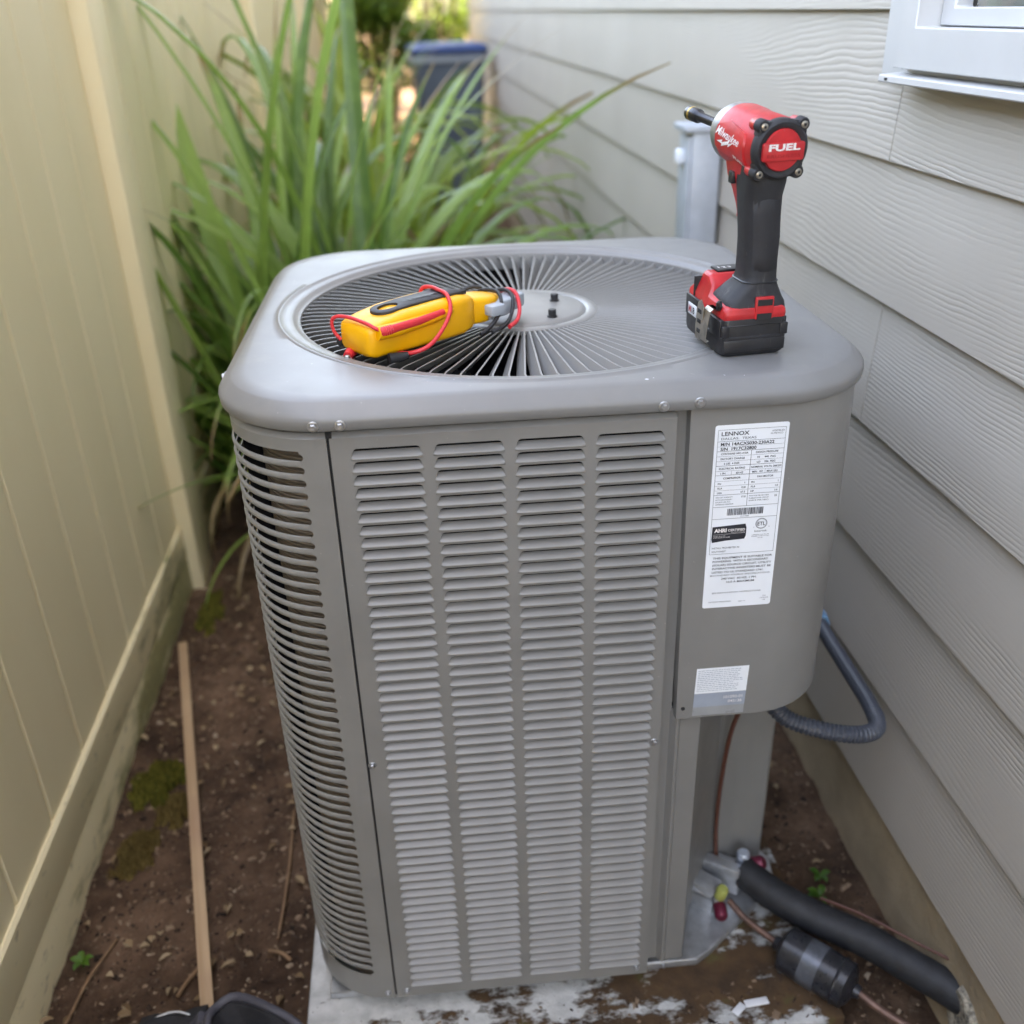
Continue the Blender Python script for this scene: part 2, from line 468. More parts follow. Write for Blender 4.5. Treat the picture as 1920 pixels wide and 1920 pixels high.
# ------------------------------------------------------------------ mesh helpers
class MB:
    def __init__(self):
        self.v, self.f, self.m = [], [], []
    def add(self, vs, fs, mi=0):
        k = len(self.v)
        self.v += [tuple(x) for x in vs]
        self.f += [tuple(i+k for i in f) for f in fs]
        self.m += [mi]*len(fs)
        return self
    def box(self, c, s, bev=0.0, rot=None, mi=0, seg=2):
        if bev <= 0:
            hx, hy, hz = s[0]/2, s[1]/2, s[2]/2
            vs = [Vector((x*hx, y*hy, z*hz)) for x in (-1, 1) for y in (-1, 1) for z in (-1, 1)]
            fs = [(0, 1, 3, 2), (4, 6, 7, 5), (0, 4, 5, 1), (2, 3, 7, 6), (0, 2, 6, 4), (1, 5, 7, 3)]
        else:
            bm = bmesh.new()
            bmesh.ops.create_cube(bm, size=1)
            for v in bm.verts:
                v.co = Vector((v.co.x*s[0], v.co.y*s[1], v.co.z*s[2]))
            bmesh.ops.bevel(bm, geom=list(bm.edges), offset=bev, segments=seg, affect='EDGES', profile=0.5)
            bm.verts.index_update()
            vs = [v.co.copy() for v in bm.verts]
            fs = [tuple(v.index for v in f.verts) for f in bm.faces]
            bm.free()
        c = Vector(c)
        vs = [(rot @ v if rot else v) + c for v in vs]
        return self.add(vs, fs, mi)
    def loft(self, rings, caps=True, closed=True, mi=0):
        n = len(rings[0])
        k = len(self.v)
        vs = [p for r in rings for p in r]
        fs = []
        for i in range(len(rings)-1):
            for j in range(n if closed else n-1):
                a, b2 = i*n+j, i*n+(j+1) % n
                fs.append((a, b2, b2+n, a+n))
        if caps:
            fs.append(tuple(range(n-1, -1, -1)))
            fs.append(tuple((len(rings)-1)*n+j for j in range(n)))
        return self.add(vs, fs, mi)
    def tube(self, pts, r, n=10, caps=True, mi=0):
        pts = [Vector(p) for p in pts]
        rs = r if isinstance(r, (list, tuple)) else [r]*len(pts)
        rings, ref = [], None
        for i, p in enumerate(pts):
            t = (pts[min(i+1, len(pts)-1)] - pts[max(i-1, 0)]).normalized()
            if ref is None:
                ref = Vector((0, 0, 1)) if abs(t.z) < 0.9 else Vector((1, 0, 0))
            u = (ref - t*ref.dot(t)).normalized()
            w = t.cross(u)
            ref = u
            rings.append([p + (u*cos(2*pi*j/n) + w*sin(2*pi*j/n))*rs[i] for j in range(n)])
        return self.loft(rings, caps, True, mi)
    def lathe(self, prof, n=24, mat=None, caps=True, mi=0):
        rings = [[Vector((r*cos(2*pi*j/n), r*sin(2*pi*j/n), z)) for j in range(n)] for r, z in prof]
        if mat:
            rings = [[mat @ p for p in r] for r in rings]
        return self.loft(rings, caps, True, mi)
    def prism(self, poly, h0, h1, fn, mi=0):
        """poly of (a,b), extruded from h0 to h1; fn(a,b,h) -> point"""
        n = len(poly)
        return self.loft([[fn(a, b2, h) for a, b2 in poly] for h in (h0, h1)], True, True, mi)
    def grid(self, rows, mi=0):
        n = len(rows[0])
        vs = [p for r in rows for p in r]
        fs = [(i*n+j, i*n+j+1, (i+1)*n+j+1, (i+1)*n+j) for i in range(len(rows)-1) for j in range(n-1)]
        return self.add(vs, fs, mi)
    def mesh(self, name, mats, smooth=35, bevel=None):
        me = bpy.data.meshes.new(name)
        me.from_pydata([tuple(v) for v in self.v], [], self.f)
        for m in (mats if isinstance(mats, (list, tuple)) else [mats]):
            me.materials.append(MAT[m] if isinstance(m, str) else m)
        me.polygons.foreach_set('material_index', self.m)
        if smooth:
            me.shade_smooth()
            me.set_sharp_from_angle(angle=radians(smooth))
        me.update()
        return me
    def build(self, name, mats, parent=None, smooth=35, fix=True):
        if fix:
            bm = bmesh.new()
            me = self.mesh(name, mats, 0)
            bm.from_mesh(me)
            bmesh.ops.recalc_face_normals(bm, faces=bm.faces)
            bm.to_mesh(me)
            bm.free()
            if smooth:
                me.shade_smooth()
                me.set_sharp_from_angle(angle=radians(smooth))
        else:
            me = self.mesh(name, mats, smooth)
        return link(name, me, parent)

def link(name, me, parent=None):
    o = bpy.data.objects.new(name, me)
    COL.objects.link(o)
    if parent:
        o.parent = parent
    return o

def tag(o, label, cat, group=None, kind=None):
    if label:
        o['label'] = label
    if cat:
        o['category'] = cat
    if group:
        o['group'] = group
    if kind:
        o['kind'] = kind
    return o

def thing(name, label, cat, loc=(0, 0, 0), rz=0.0, group=None):
    o = bpy.data.objects.new(name, None)
    COL.objects.link(o)
    o.empty_display_size = 0.05
    o.location = loc
    o.rotation_euler = (0, 0, rz)
    return tag(o, label, cat, group)

def structure(o):
    o['kind'] = 'structure'
    return o

def spline(ctrl, n=8):
    """Catmull-Rom through control points"""
    c = [Vector(p) for p in ctrl]
    c = [c[0]*2-c[1]] + c + [c[-1]*2-c[-2]]
    out = []
    for i in range(1, len(c)-2):
        p0, p1, p2, p3 = c[i-1:i+3]
        for k in range(n):
            t = k/n
            out.append(0.5*((2*p1) + (p2-p0)*t + (2*p0-5*p1+4*p2-p3)*t*t + (3*p1-p0-3*p2+p3)*t**3))
    out.append(c[-2])
    return out

def text_geo(body, size, shear=0.0, bold=0.0, space=1.0):
    cu = bpy.data.curves.new('lettering_curve', 'FONT')
    cu.body = body
    cu.size = size/0.72            # size = cap height
    cu.shear = shear
    cu.offset = bold
    cu.space_character = space
    cu.resolution_u = 3
    ob = bpy.data.objects.new('lettering_tmp', cu)
    me = ob.to_mesh()
    vs = [v.co.copy() for v in me.vertices]
    fs = [tuple(p.vertices) for p in me.polygons]
    ob.to_mesh_clear()
    bpy.data.objects.remove(ob)
    bpy.data.curves.remove(cu)
    return vs, fs

def put_text(mb, body, size, fn, align='L', shear=0.0, bold=0.0, space=1.0, mi=0, fit=None):
    vs, fs = text_geo(body, size, shear, bold, space)
    if not vs:
        return
    x1 = max(v.x for v in vs)
    x0 = min(v.x for v in vs)
    k = fit/(x1-x0) if fit else 1.0
    off = {'L': -x0, 'C': -(x0+x1)/2, 'R': -x1}[align]
    mb.add([fn((v.x+off)*k, v.y) for v in vs], fs, mi)

def rrect(hx, hy, r, n=6):
    out = []
    for k, (sx, sy) in enumerate(((1, 1), (-1, 1), (-1, -1), (1, -1))):
        for i in range(n+1):
            t = k*pi/2 + i*pi/2/n
            out.append((sx*(hx-r)+r*cos(t), sy*(hy-r)+r*sin(t)))
    return out

# ================================================================== SETTING: ground
XW, XF, ZG = 0.5166, -0.7742, 0.03
def gz(x, y):
    d = 0.011*mnoise.noise((x*7, y*7, 1.3)) + 0.009*mnoise.noise((x*19, y*19, 4.1)) + 0.007*mnoise.noise((x*42, y*42, 7.7))
    if not (-0.85 < x < 0.6 and -1.3 < y < 9):
        d = 0
    return ZG + d
def frange(a, b, s):
    n = int(round((b-a)/s))
    return [a+(b-a)*i/n for i in range(n+1)]
xs = [-60, -20, -6, -2] + frange(-0.86, 0.56, 0.018) + [1, 3, 10, 30, 60]
ys = [-60, -20, -5, -2.2] + frange(-1.2, 1.8, 0.018) + frange(1.9, 9, 0.1) + [12, 20, 40, 90]
gb = MB()
gb.grid([[Vector((x, y, gz(x, y))) for x in xs] for y in ys])
structure(gb.build('ground', 'soil', smooth=80, fix=False))

def chip_cloud(n, seed, xr, yr, smin, smax, skip):
    r = random.Random(seed)
    mb = MB()
    while n:
        x, y = r.uniform(*xr), r.uniform(*yr)
        if skip(x, y):
            continue
        n -= 1
        L = r.uniform(smin, smax)*(2.2 if r.random() < 0.12 else 1)
        w, h = L*r.uniform(0.25, 0.8), L*r.uniform(0.12, 0.4)
        rot = (Matrix.Rotation(r.uniform(0, 6.28), 3, 'Z') @ Matrix.Rotation(r.uniform(-.5, .5), 3, 'X') @ Matrix.Rotation(r.uniform(-.4, .4), 3, 'Y'))
        vs = []
        for sx, sy, sz in ((-1, -1, 0), (1, -1, 0), (1, 1, 0), (-1, 1, 0), (-.6, -.5, 1), (.7, -.6, 1), (.5, .6, 1), (-.7, .5, 1)):
            j = lambda: r.uniform(.7, 1.25)
            vs.append(rot @ Vector((sx*L/2*j(), sy*w/2*j(), (sz-.35)*h*j())) + Vector((x, y, gz(x, y)+h*0.15)))
        mb.add(vs, [(0, 1, 5, 4), (1, 2, 6, 5), (2, 3, 7, 6), (3, 0, 4, 7), (4, 5, 6, 7)])
    return mb
on_pad = lambda x, y: (-0.385 < x < 0.36 and -0.43 < y < 0.40) or (x > 0.36 and -0.6 < y < -0.3 and False)
bc = chip_cloud(26000, 3, (-0.77, 0.52), (-0.75, 1.9), 0.0026, 0.0070, on_pad).build('bark_chips', 'chip', smooth=0, fix=False)
tag(bc, 'scattered brown bark chips and grit lying on the bare soil', 'bark chips', kind='stuff')
lf = MB()
rl = random.Random(77)
cnt = 0
while cnt < 420:
    x, y = rl.uniform(-0.76, 0.5), rl.uniform(-0.7, 1.3)
    if on_pad(x, y):
        continue
    cnt += 1
    L, w = rl.uniform(.008, .024), rl.uniform(.003, .008)
    M3 = Matrix.Rotation(rl.uniform(0, 6.28), 3, 'Z') @ Matrix.Rotation(rl.uniform(-.4, .4), 3, 'X')
    rows = []
    for q in range(5):
        t = q/4
        hw = w*sin(pi*min(.96, max(.05, t)))
        rows.append([M3 @ Vector((sx*hw, (t-.5)*L, .004*abs(sx)+.004*sin(t*3))) + Vector((x, y, gz(x, y)+.004)) for sx in (-1, 0, 1)])
    lf.grid(rows)
tag(lf.build('leaf_litter', 'litter', smooth=60, fix=False), 'small curled dry leaves and needles littering the dark soil', 'leaf litter', kind='stuff')
dc = MB()
rr = random.Random(21)
pc = chip_cloud(260, 5, (-0.33, 0.36), (-0.43, -0.365), 0.003, 0.009, lambda x, y: False)
for i, v in enumerate(pc.v):
    pc.v[i] = (v[0], v[1], v[2]-gz(v[0], v[1])+0.0605)
tag(pc.build('soil_crumbs', 'chip', smooth=0, fix=False), 'brown soil crumbs strewn along the front edge of the concrete pad', 'soil crumbs', kind='stuff')

# ================================================================== FENCE
FENCE_LOC = (XF, 0.0, ZG)
fence = thing('vinyl_fence', 'almond vinyl privacy fence of upright boards with a mossy bottom rail', 'fence', FENCE_LOC)
BW = 0.1655
bd = MB()
# board face with a bevelled tongue-and-groove edge; front is +X
prof = [(-0.018, 0.0), (-0.0035, 0.0), (-0.0035, 0.004), (0.0, 0.0085), (0.0, BW/2-0.02), (0.0006, BW/2), (0.0, BW/2+0.02), (0.0, BW-0.0045), (-0.0035, BW-0.0012), (-0.018, BW-0.0012)]
bd.prism(prof, 0.16, 1.70, lambda a, b2, h: Vector((a, b2, h)))
board_me = bd.mesh('board', 'fence', 20)
post_ys = [-8.699, -6.276, -3.853, -1.43, 0.993, 3.416, 5.84, 8.26, 10.68, 13.1]
post_me = MB().box((0, 0, 0.88), (0.127, 0.127, 1.80), 0.006).mesh('post', 'fence', 30)
cap_me = MB().loft([[Vector((a*k, b2*k, z)) for a, b2 in rrect(.07, .07, .008, 3)] for k, z in ((1, 1.78), (1, 1.80), (.55, 1.825), (.05, 1.84))]).mesh('post_cap', 'fence', 30)
for i, py in enumerate(post_ys):
    p = link('post', post_me, fence)
    p.location = (-0.0270, py, 0)
    c = link('post_cap', cap_me, p)
for a, b2 in zip(post_ys[:-1], post_ys[1:]):
    y0, y1 = a+0.0635, b2-0.0635
    y = y1
    while y > y0+0.02:
        yy = max(y-BW, y0)
        o = link('board', board_me, fence)
        o.location = (0.0, y-BW, 0)
        if y-BW < y0:
            o.scale = (1, (y-y0)/BW, 1)
            o.location.y = y0
        y -= BW
    rb = MB()
    sec = [(-0.05, -0.03), (0.008, -0.03), (0.008, 0.085), (0.0064, 0.092), (0.0064, 0.098), (0.008, 0.105), (0.008, 0.178), (0.003, 0.1835), (-0.05, 0.1835)]
    rb.prism(sec, y0, y1, lambda p, q, h: Vector((p, h, q)))
    rb.build('bottom_rail', 'rail', fence, 25)
    tb = MB()
    tb.prism([(-0.05, 1.62), (0.019, 1.62), (0.019, 1.75), (0.012, 1.76), (-0.05, 1.76)], y0, y1, lambda p, q, h: Vector((p, h, q)))
    tb.build('top_rail', 'fence', fence, 25)

# ================================================================== HOUSE
HY1, HY0, HTOP = 8.6, -8.0, 5.4
house = thing('house', 'house side wall in taupe lap siding with a white framed window', 'house', (XW, 0, 0))
E_, Z0 = 0.1861, 1.3209
hb = MB()
hb.box((4.03, (HY0+HY1)/2, (HTOP+0.215)/2), (8.0, HY1-HY0, HTOP-0.215))
hb.build('sheathing', 'siding_plain', house)
fb = MB()
fb.box((4.014, (HY0+HY1)/2, 0.0), (8.0, HY1-HY0-0.02, 0.436))
fb.build('foundation', 'foundation', house)
sk = MB()
sk.box((0.009, (HY0+HY1)/2, 0.2205), (0.014, HY1-HY0-0.02, 0.012))
sk.build('starter_strip', 'gap_black', house)
rf = MB()
rf.prism([(-0.55, 5.35), (-0.55, 5.5), (4.0, 8.0), (8.6, 5.5), (8.6, 5.35)], HY0-0.3, HY1+0.3, lambda a, b2, h: Vector((a, h, b2)))
rf.build('roof', 'roof', house)
cb = MB()
cb.box((0.004, HY1-0.045, 2.81), (0.03, 0.09, 5.16), 0.003)
cb.build('corner_trim', 'siding_plain', house)
board_cache = {}
def siding_board(k, ya, yb, top=None):
    zb = Z0-k*E_
    zt = top if top else zb+E_+0.022
    key = (round(yb-ya, 4), round(zt-zb, 4))
    if key not in board_cache:
        L, H = yb-ya, zt-zb
        lean = 0.0115*(H/(E_+0.022))
        s = MB()
        sec = [(0.0012, 0.0), (0.0, 0.0016), (lean, H), (lean+0.008, H), (0.008, 0.0)]
        ny = max(2, int(L/0.5))
        rings = [[Vector((a, -L/2+L*i/ny, b2)) for a, b2 in sec] for i in range(ny+1)]
        s.loft(rings)
        board_cache[key] = s.mesh('siding_board', 'siding', 20)
        bm = bmesh.new(); bm.from_mesh(board_cache[key]); bmesh.ops.recalc_face_normals(bm, faces=bm.faces); bm.to_mesh(board_cache[key]); bm.free()
    o = link('siding_board', board_cache[key], house)
    o.location = (0, (ya+yb)/2, zb)
YE, YS = HY1-0.09, -2.6
GAPY = 0.0018
seams = {1: [0.072], 2: [2.9], 3: [0.045, 3.7], 4: [1.9], 5: [3.2], 6: [2.4]}
for k in range(-5, 7):
    if k < 1:
        a = 0.1065
        cuts = [a, YE] if k % 2 else [a, 3.1, YE]
        for a, b2 in zip(cuts[:-1], cuts[1:]):
            siding_board(k, a+GAPY/2, b2-GAPY/2)
    else:
        cuts = [YS] + seams.get(k, []) + [YE]
        for a, b2 in zip(cuts[:-1], cuts[1:]):
            top = 1.2405 if (k == 1 and b2 < 0.2) else None
            siding_board(k, a+GAPY/2, b2-GAPY/2, top)
hb = MB()
hb.box((0.011, (YE+0.1065)/2, 3.9), (0.016, YE-0.1065, 2.9))
hb.build('upper_siding', 'siding_plain', house)
# window: outer flange, frame, sash, pane. x is relative to the wall face XW
wy1, wy0 = 0.106, -1.25
wz0, wz1 = 1.2414, 2.35
win = MB()
def framebox(mb, x0, x1, y_out, z_out0, z_out1, y_in, z_in0, z_in1, y_b0, y_b1):
    """rectangular ring in the wall plane: outer (y_b0..y_out), inner (y_b1..y_in)"""
    rings = []
    for x, (ya, yb, za, zb) in ((x1, (y_b0, y_out, z_out0, z_out1)), (x0, (y_b0, y_out, z_out0, z_out1)), (x0, (y_b1, y_in, z_in0, z_in1)), (x1, (y_b1, y_in, z_in0, z_in1))):
        rings.append([Vector((x, ya, za)), Vector((x, yb, za)), Vector((x, yb, zb)), Vector((x, ya, zb))])
    mb.loft(rings, caps=False)
framebox(win, -0.0115, 0.02, wy1, 1.2455, wz1, 0.015, 1.262, wz1-0.09, wy0, wy0+0.09)
wo_ = win.build('window', 'vinyl_white', house)
fr = MB()
framebox(fr, -0.0316, 0.012, 0.034, 1.2555, wz1-0.075, -0.012, 1.3025, wz1-0.12, wy0+0.075, wy0+0.12)
fo = fr.build('frame', 'vinyl_white', wo_)
fo.modifiers.new('edge', 'BEVEL').width = 0.0012
sa = MB()
framebox(sa, -0.0016, 0.02, -0.0122, 1.3035, wz1-0.121, -0.043, 1.3235, wz1-0.15, wy0+0.1205, wy0+0.15)
so = sa.build('sash', 'vinyl_white', wo_)
so.modifiers.new('edge', 'BEVEL').width = 0.002
sill = MB()
sill.prism([(-0.0125, 1.2400), (-0.0392, 1.2385), (-0.0405, 1.2400), (-0.0400, 1.2462), (-0.0385, 1.2475), (-0.0125, 1.2492)], wy0, 0.052, lambda a, b2, h: Vector((a, h, b2)))
sill.build('sill', 'vinyl_white', wo_)
weep = MB().box((-0.0402, 0.030, 1.2430), (0.002, 0.007, 0.0028)).build('weep_hole', 'gap_black', wo_)
pn = MB().box((0.0095, -0.6, 1.82), (0.004, 1.05, 1.02)).build('pane', 'glass', wo_)
bl = MB()
bl.grid([[Vector((0.05+0.006*sin(y*40), y, z)) for z in (1.26, 2.3)] for y in frange(-1.2, 0.0, 0.02)])
bl.build('curtain', 'blind', wo_)

# ================================================================== CONCRETE PAD
pad = MB()
pad.box((0, 0, 0), (0.76, 0.84, 0.10), 0.006)
po = pad.build('equipment_pad', 'pad')
po.location = (0.007, -0.018, 0.012)
tag(po, 'stained concrete equipment pad with brown dirt under the air conditioner', 'concrete pad')

# ================================================================== AIR CONDITIONER
PSI = -0.0153
ZB = 0.062
ac = thing('air_conditioner', 'square taupe outdoor air conditioner with louvred front and round fan grille', 'air conditioner', (0, 0, ZB), PSI)
def acp(mb, name, mat, parent=None, smooth=35, fix=True):
    o = mb.build(name, mat, parent or ac, smooth, fix)
    if parent is None:
        o.location = (0, 0, -ZB)
    return o
HC, RC = 0.352, 0.112                    # cabinet half width, corner radius
PX0, PX1 = -0.2355, 0.1245               # louvre panel
PZ0, PZ1 = 0.0915, 0.9625
def surf_y(x, off=0.0):
    """front surface of the rounded cabinet at x, pushed out by off"""
    h, r = HC+off, RC+off
    a = abs(x)-(h-r)
    if a <= 0:
        return -h
    return -(h-r)-sqrt(max(r*r-a*a, 0))
def perim(s, off=0.0):
    """walk the cabinet outline leftwards from the seam at x=-0.2385; s is metres on the un-offset outline"""
    x0 = -0.2385
    c = HC-RC
    flat = c+x0                           # distance before the bend (c - |x0|)
    if s < flat:
        return Vector((x0-s, -HC-off)), Vector((0, -1))
    s -= flat
    arc = RC*pi/2
    if s < arc:
        t = s/RC
        n = Vector((-sin(t), -cos(t)))
        return Vector((-c, -c))+n*(RC+off), n
    s -= arc
    if s < 2*c:
        return Vector((-HC-off, -c+s)), Vector((-1, 0))
    s -= 2*c
    t = min(s/RC, pi/2)
    n = Vector((-cos(t), sin(t)))
    return Vector((-c, c))+n*(RC+off), n

# --- louvred front panel
pitch = 0.014859
NROW = 56
cols = [-0.1785+0.0848*k for k in range(4)]
OW, OT, OH = 0.0372, 0.0352, 0.0131
def opening():
    pts = []
    r = 0.0052
    pts += [(-OW, 0.0), (-OW+0.0006, 0.0035), (-OT-0.0006, 0.0065)]
    for i in range(5):
        t = pi-0.15 - i*(pi/2-0.15)/4
        pts.append((-OT+r+r*cos(t), OH-r+r*sin(t)))
    right = [(-x, z) for x, z in reversed(pts)]
    return pts + [(0, OH)] + right + [(0, 0.0)]
OP = opening()
def to_rect(p, hw, z0, z1):
    """matching point on the cell rectangle for an opening outline point"""
    x, z = p
    zc = OH/2
    dx, dz = x/OW, (z-zc)/(OH/2)
    if abs(dx) >= abs(dz):
        sx = 1 if dx > 0 else -1
        return (sx*hw, zc+dz/max(abs(dx), 1e-6)*((z1-zc) if dz > 0 else (zc-z0)))
    if dz > 0:
        return (dx/abs(dz)*hw, z1)
    return (dx/abs(dz)*hw, z0)
fp = MB()
Y0 = -HC
ztop_first = 0.9408
for ci, xc in enumerate(cols):
    hw = 0.0424
    for i in range(NROW):
        zb = ztop_first-OH-i*pitch
        z0r, z1r = -(pitch-OH)/2, OH+(pitch-OH)/2
        n = len(OP)
        outer = [to_rect(p, hw, z0r, z1r) for p in OP]
        for cxr, czr in ((-hw, z0r), (-hw, z1r), (hw, z0r), (hw, z1r)):
            jn = min(range(n), key=lambda q: (outer[q][0]-cxr)**2*0.3+(outer[q][1]-czr)**2)
            outer[jn] = (cxr, czr)
        vs = [Vector((xc+a, Y0, zb+b2)) for a, b2 in outer]
        vs += [Vector((xc+a, Y0, zb+b2)) for a, b2 in OP]
        vs += [Vector((xc+a*0.992, Y0+0.0011, zb+b2-(0.0003 if b2 > 0.006 else 0))) for a, b2 in OP]
        fs = []
        for j in range(n):
            k = (j+1) % n
            fs += [(j, k, n+k, n+j), (n+j, n+k, 2*n+k, 2*n+j)]
        fp.add(vs, fs)
zt_c = ztop_first+(pitch-OH)/2
zb_c = ztop_first-OH-(NROW-1)*pitch-(pitch-OH)/2
xl_c, xr_c = cols[0]-0.0424, cols[3]+0.0424
def strip(x0, x1, z0, z1):
    fp.add([Vector((x0, Y0, z0)), Vector((x1, Y0, z0)), Vector((x1, Y0, z1)), Vector((x0, Y0, z1))], [(0, 1, 2, 3)])
strip(PX0, xl_c, zb_c, zt_c)
strip(xr_c, PX1, zb_c, zt_c)
strip(PX0, PX1, zt_c, PZ1-0.0088)
strip(PX0, PX1, PZ0, zb_c)
# folded edges
fp.add([Vector((PX0, Y0, PZ1-0.0088)), Vector((PX1, Y0, PZ1-0.0088)), Vector((PX1, Y0+0.0045, PZ1-0.0034)), Vector((PX0, Y0+0.0045, PZ1-0.0034)), Vector((PX1, Y0+0.02, PZ1)), Vector((PX0, Y0+0.02, PZ1))], [(0, 1, 2, 3), (3, 2, 4, 5)])
for x in (PX0, PX1):
    fp.add([Vector((x, Y0, PZ0)), Vector((x, Y0, PZ1-0.0035)), Vector((x, Y0+0.02, PZ1-0.0035)), Vector((x, Y0+0.02, PZ0))], [(0, 1, 2, 3)])
fp.add([Vector((PX0, Y0, PZ0)), Vector((PX1, Y0, PZ0)), Vector((PX1, Y0+0.02, PZ0)), Vector((PX0, Y0+0.02, PZ0))], [(0, 1, 2, 3)])
front_panel = acp(fp, 'front_panel', 'unit', smooth=30)
# one louvre blade: flush at the foot, leaning in towards the top
lb = MB()
bp_prof = [(0.0, 0.0), (0.0006, -0.0012), (0.0016, -0.0018), (0.0027, -0.0012), (0.0038, 0.0002), (0.0051, 0.0019), (0.0064, 0.0036), (0.0075, 0.0051), (0.0084, 0.0063)]
rows = []
for z, y in bp_prof:
    row = []
    for u in (-1, -.985, -.955, -.90, -.6, 0, .6, .90, .955, .985, 1):
        edge = {1: .10, .985: .35, .955: .72, .9: .96}.get(abs(u), 1.0)
        wx = OW-0.0004*(z/0.0135)
        row.append(Vector((u*wx, Y0+(y*edge if y > 0 else y*edge), z)))
    rows.append(row)
lb.grid(rows)
louver_me = lb.mesh('louver', 'unit', 60)
for xc in cols:
    for i in range(NROW):
        o = link('louver', louver_me, front_panel)
        o.location = (xc, 0, ztop_first-OH-i*pitch)
# near-black sheet behind the panel, standing in for shade inside the louvres
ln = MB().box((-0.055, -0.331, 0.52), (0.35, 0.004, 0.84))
acp(ln, 'panel_shade_sheet', 'slot_dark')

# --- wrap-around slotted guard on the left corner
S_END = 0.0300
SH = 0.0040
GZ0, GZ1 = 0.0915, 0.9635
NS = 54
gtop = 0.9330
gd = MB()
def prow(z, smax, y_in=0.0):
    out = []
    for f in (0.0, 0.34, 0.67, 1.0):
        p, n = perim(smax*f)
        out.append(Vector((p.x+n.x*-y_in, p.y-n.y*y_in, z)))
    return out
rows = [prow(GZ1, S_END+0.0)]
zs_list = [(GZ1, 'b')]
def band(z0, z1):
    """full-width band of the guard right round the left side"""
    ss = frange(0, 0.93, 0.012)
    a = []
    for z in (z0, z1):
        a.append([Vector((*perim(s)[0], z)) for s in ss])
    gd.grid(a)
band(GZ0, gtop-(NS-1)*pitch-SH-0.003)
band(gtop+SH+0.003, GZ1-0.0098)
ss = frange(0, 0.93, 0.012)
gd.grid([[Vector((*perim(s)[0], GZ1-0.0098)) for s in ss], [Vector((*perim(s, -0.0045)[0], GZ1-0.0044)) for s in ss], [Vector((*perim(s, -0.02)[0], GZ1-0.001)) for s in ss]])
rows = []
for i in range(NS):
    zc = gtop-i*pitch
    hi = zc+pitch/2
    samples = [(zc+SH, S_END)]
    for k in range(1, 8):
        t = pi/2-k*pi/8
        samples.append((zc+SH*sin(t), S_END-SH*cos(t)))
    samples.append((zc-SH, S_END))
    if i == 0:
        rows.append(prow(gtop+SH+0.003, S_END))
    for z, s in samples:
        rows.append(prow(z, s))
rows.append(prow(gtop-(NS-1)*pitch-SH-0.003, S_END))
gd.grid(rows)
# fold of the guard into the seam
gd.add([Vector((-0.2385, -HC, GZ0)), Vector((-0.2385, -HC, GZ1)), Vector((-0.2385, -HC+0.02, GZ1)), Vector((-0.2385, -HC+0.02, GZ0))], [(0, 1, 2, 3)])
guard = acp(gd, 'wrap_guard', 'unit', smooth=30)
sb = MB()
path = frange(S_END-0.0006, 0.90, 0.014)
slp = [(-0.0010, 0.0036), (0.0004, 0.0034), (0.0014, 0.0023), (0.0018, 0.0), (0.0014, -0.0023), (0.0004, -0.0034), (-0.0010, -0.0036)]
rings = []
for i, s in enumerate(path):
    k = min(1.0, i/2.0)
    ring = []
    for off, dz in slp:
        p, n = perim(s, off*k if off > 0 else off)
        ring.append(Vector((p.x, p.y, dz)))
    rings.append(ring)
sb.loft(rings, caps=True)
slat_me = sb.mesh('guard_slat', 'unit', 60)
bm = bmesh.new(); bm.from_mesh(slat_me); bmesh.ops.recalc_face_normals(bm, faces=bm.faces); bm.to_mesh(slat_me); bm.free()
slat_me.shade_smooth()
for i in range(NS-1):
    o = link('guard_slat', slat_me, guard)
    o.location = (0, 0, gtop-(i+0.5)*pitch)
# fin coil behind the guard
ci = MB()
h_, r_ = 0.323, 0.083
rows = []
for z in frange(0.095, 0.955, 0.43):
    row = [Vector((-0.12, -h_, z))]
    for t in frange(0, radians(75), radians(7.5)):
        row.append(Vector((-(h_-r_)-r_*sin(t), -(h_-r_)-r_*cos(t), z)))
    rows.append(row)
ci.grid(rows)
acp(ci, 'fin_coil', 'coil', fix=False)
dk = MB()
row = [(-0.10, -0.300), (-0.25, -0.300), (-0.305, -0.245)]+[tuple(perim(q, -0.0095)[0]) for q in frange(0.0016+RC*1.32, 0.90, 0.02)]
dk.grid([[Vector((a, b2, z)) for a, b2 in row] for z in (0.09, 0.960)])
acp(dk, 'coil_shade_sheet', 'slot_dark', fix=False)  # black sheet added to paint the darkness behind the corner slots
sc_ = MB()
sc_.box((-0.2370, -0.345, 0.527), (0.0034, 0.006, 0.868))
sc_.box((-0.2356, -0.3505, 0.9585), (0.0062, 0.0045, 0.0085))
acp(sc_, 'seam_backing', 'gap_black')

# --- top cap: rounded square skirt, rolled edge, raised bead, round opening
NP = 192
def cap_ring(half, rad, z):
    out = []
    for j in range(NP):
        t = 2*pi*j/NP
        d = Vector((cos(t), sin(t)))
        c = half-rad
        # ray from centre meets rounded square
        m = max(abs(d.x), abs(d.y))
        k = half/m
        p = d*k
        if abs(p.x) > c and abs(p.y) > c:
            q = Vector((math.copysign(c, p.x), math.copysign(c, p.y)))
            bq = d.dot(q)
            k = bq+sqrt(max(bq*bq-(q.dot(q)-rad*rad), 0))
            p = d*k
        out.append(Vector((p.x, p.y, z)))
    return out
def circ(r, z):
    return [Vector((r*cos(2*pi*j/NP), r*sin(2*pi*j/NP), z)) for j in range(NP)]
def lerp_ring(a, b2, k, z):
    return [Vector(((p.x*(1-k)+q.x*k), (p.y*(1-k)+q.y*k), z)) for p, q in zip(a, b2)]
CH, CR = 0.362, 0.1325
CZ0, CZ1 = 0.9650, 0.9925
RB = 0.019
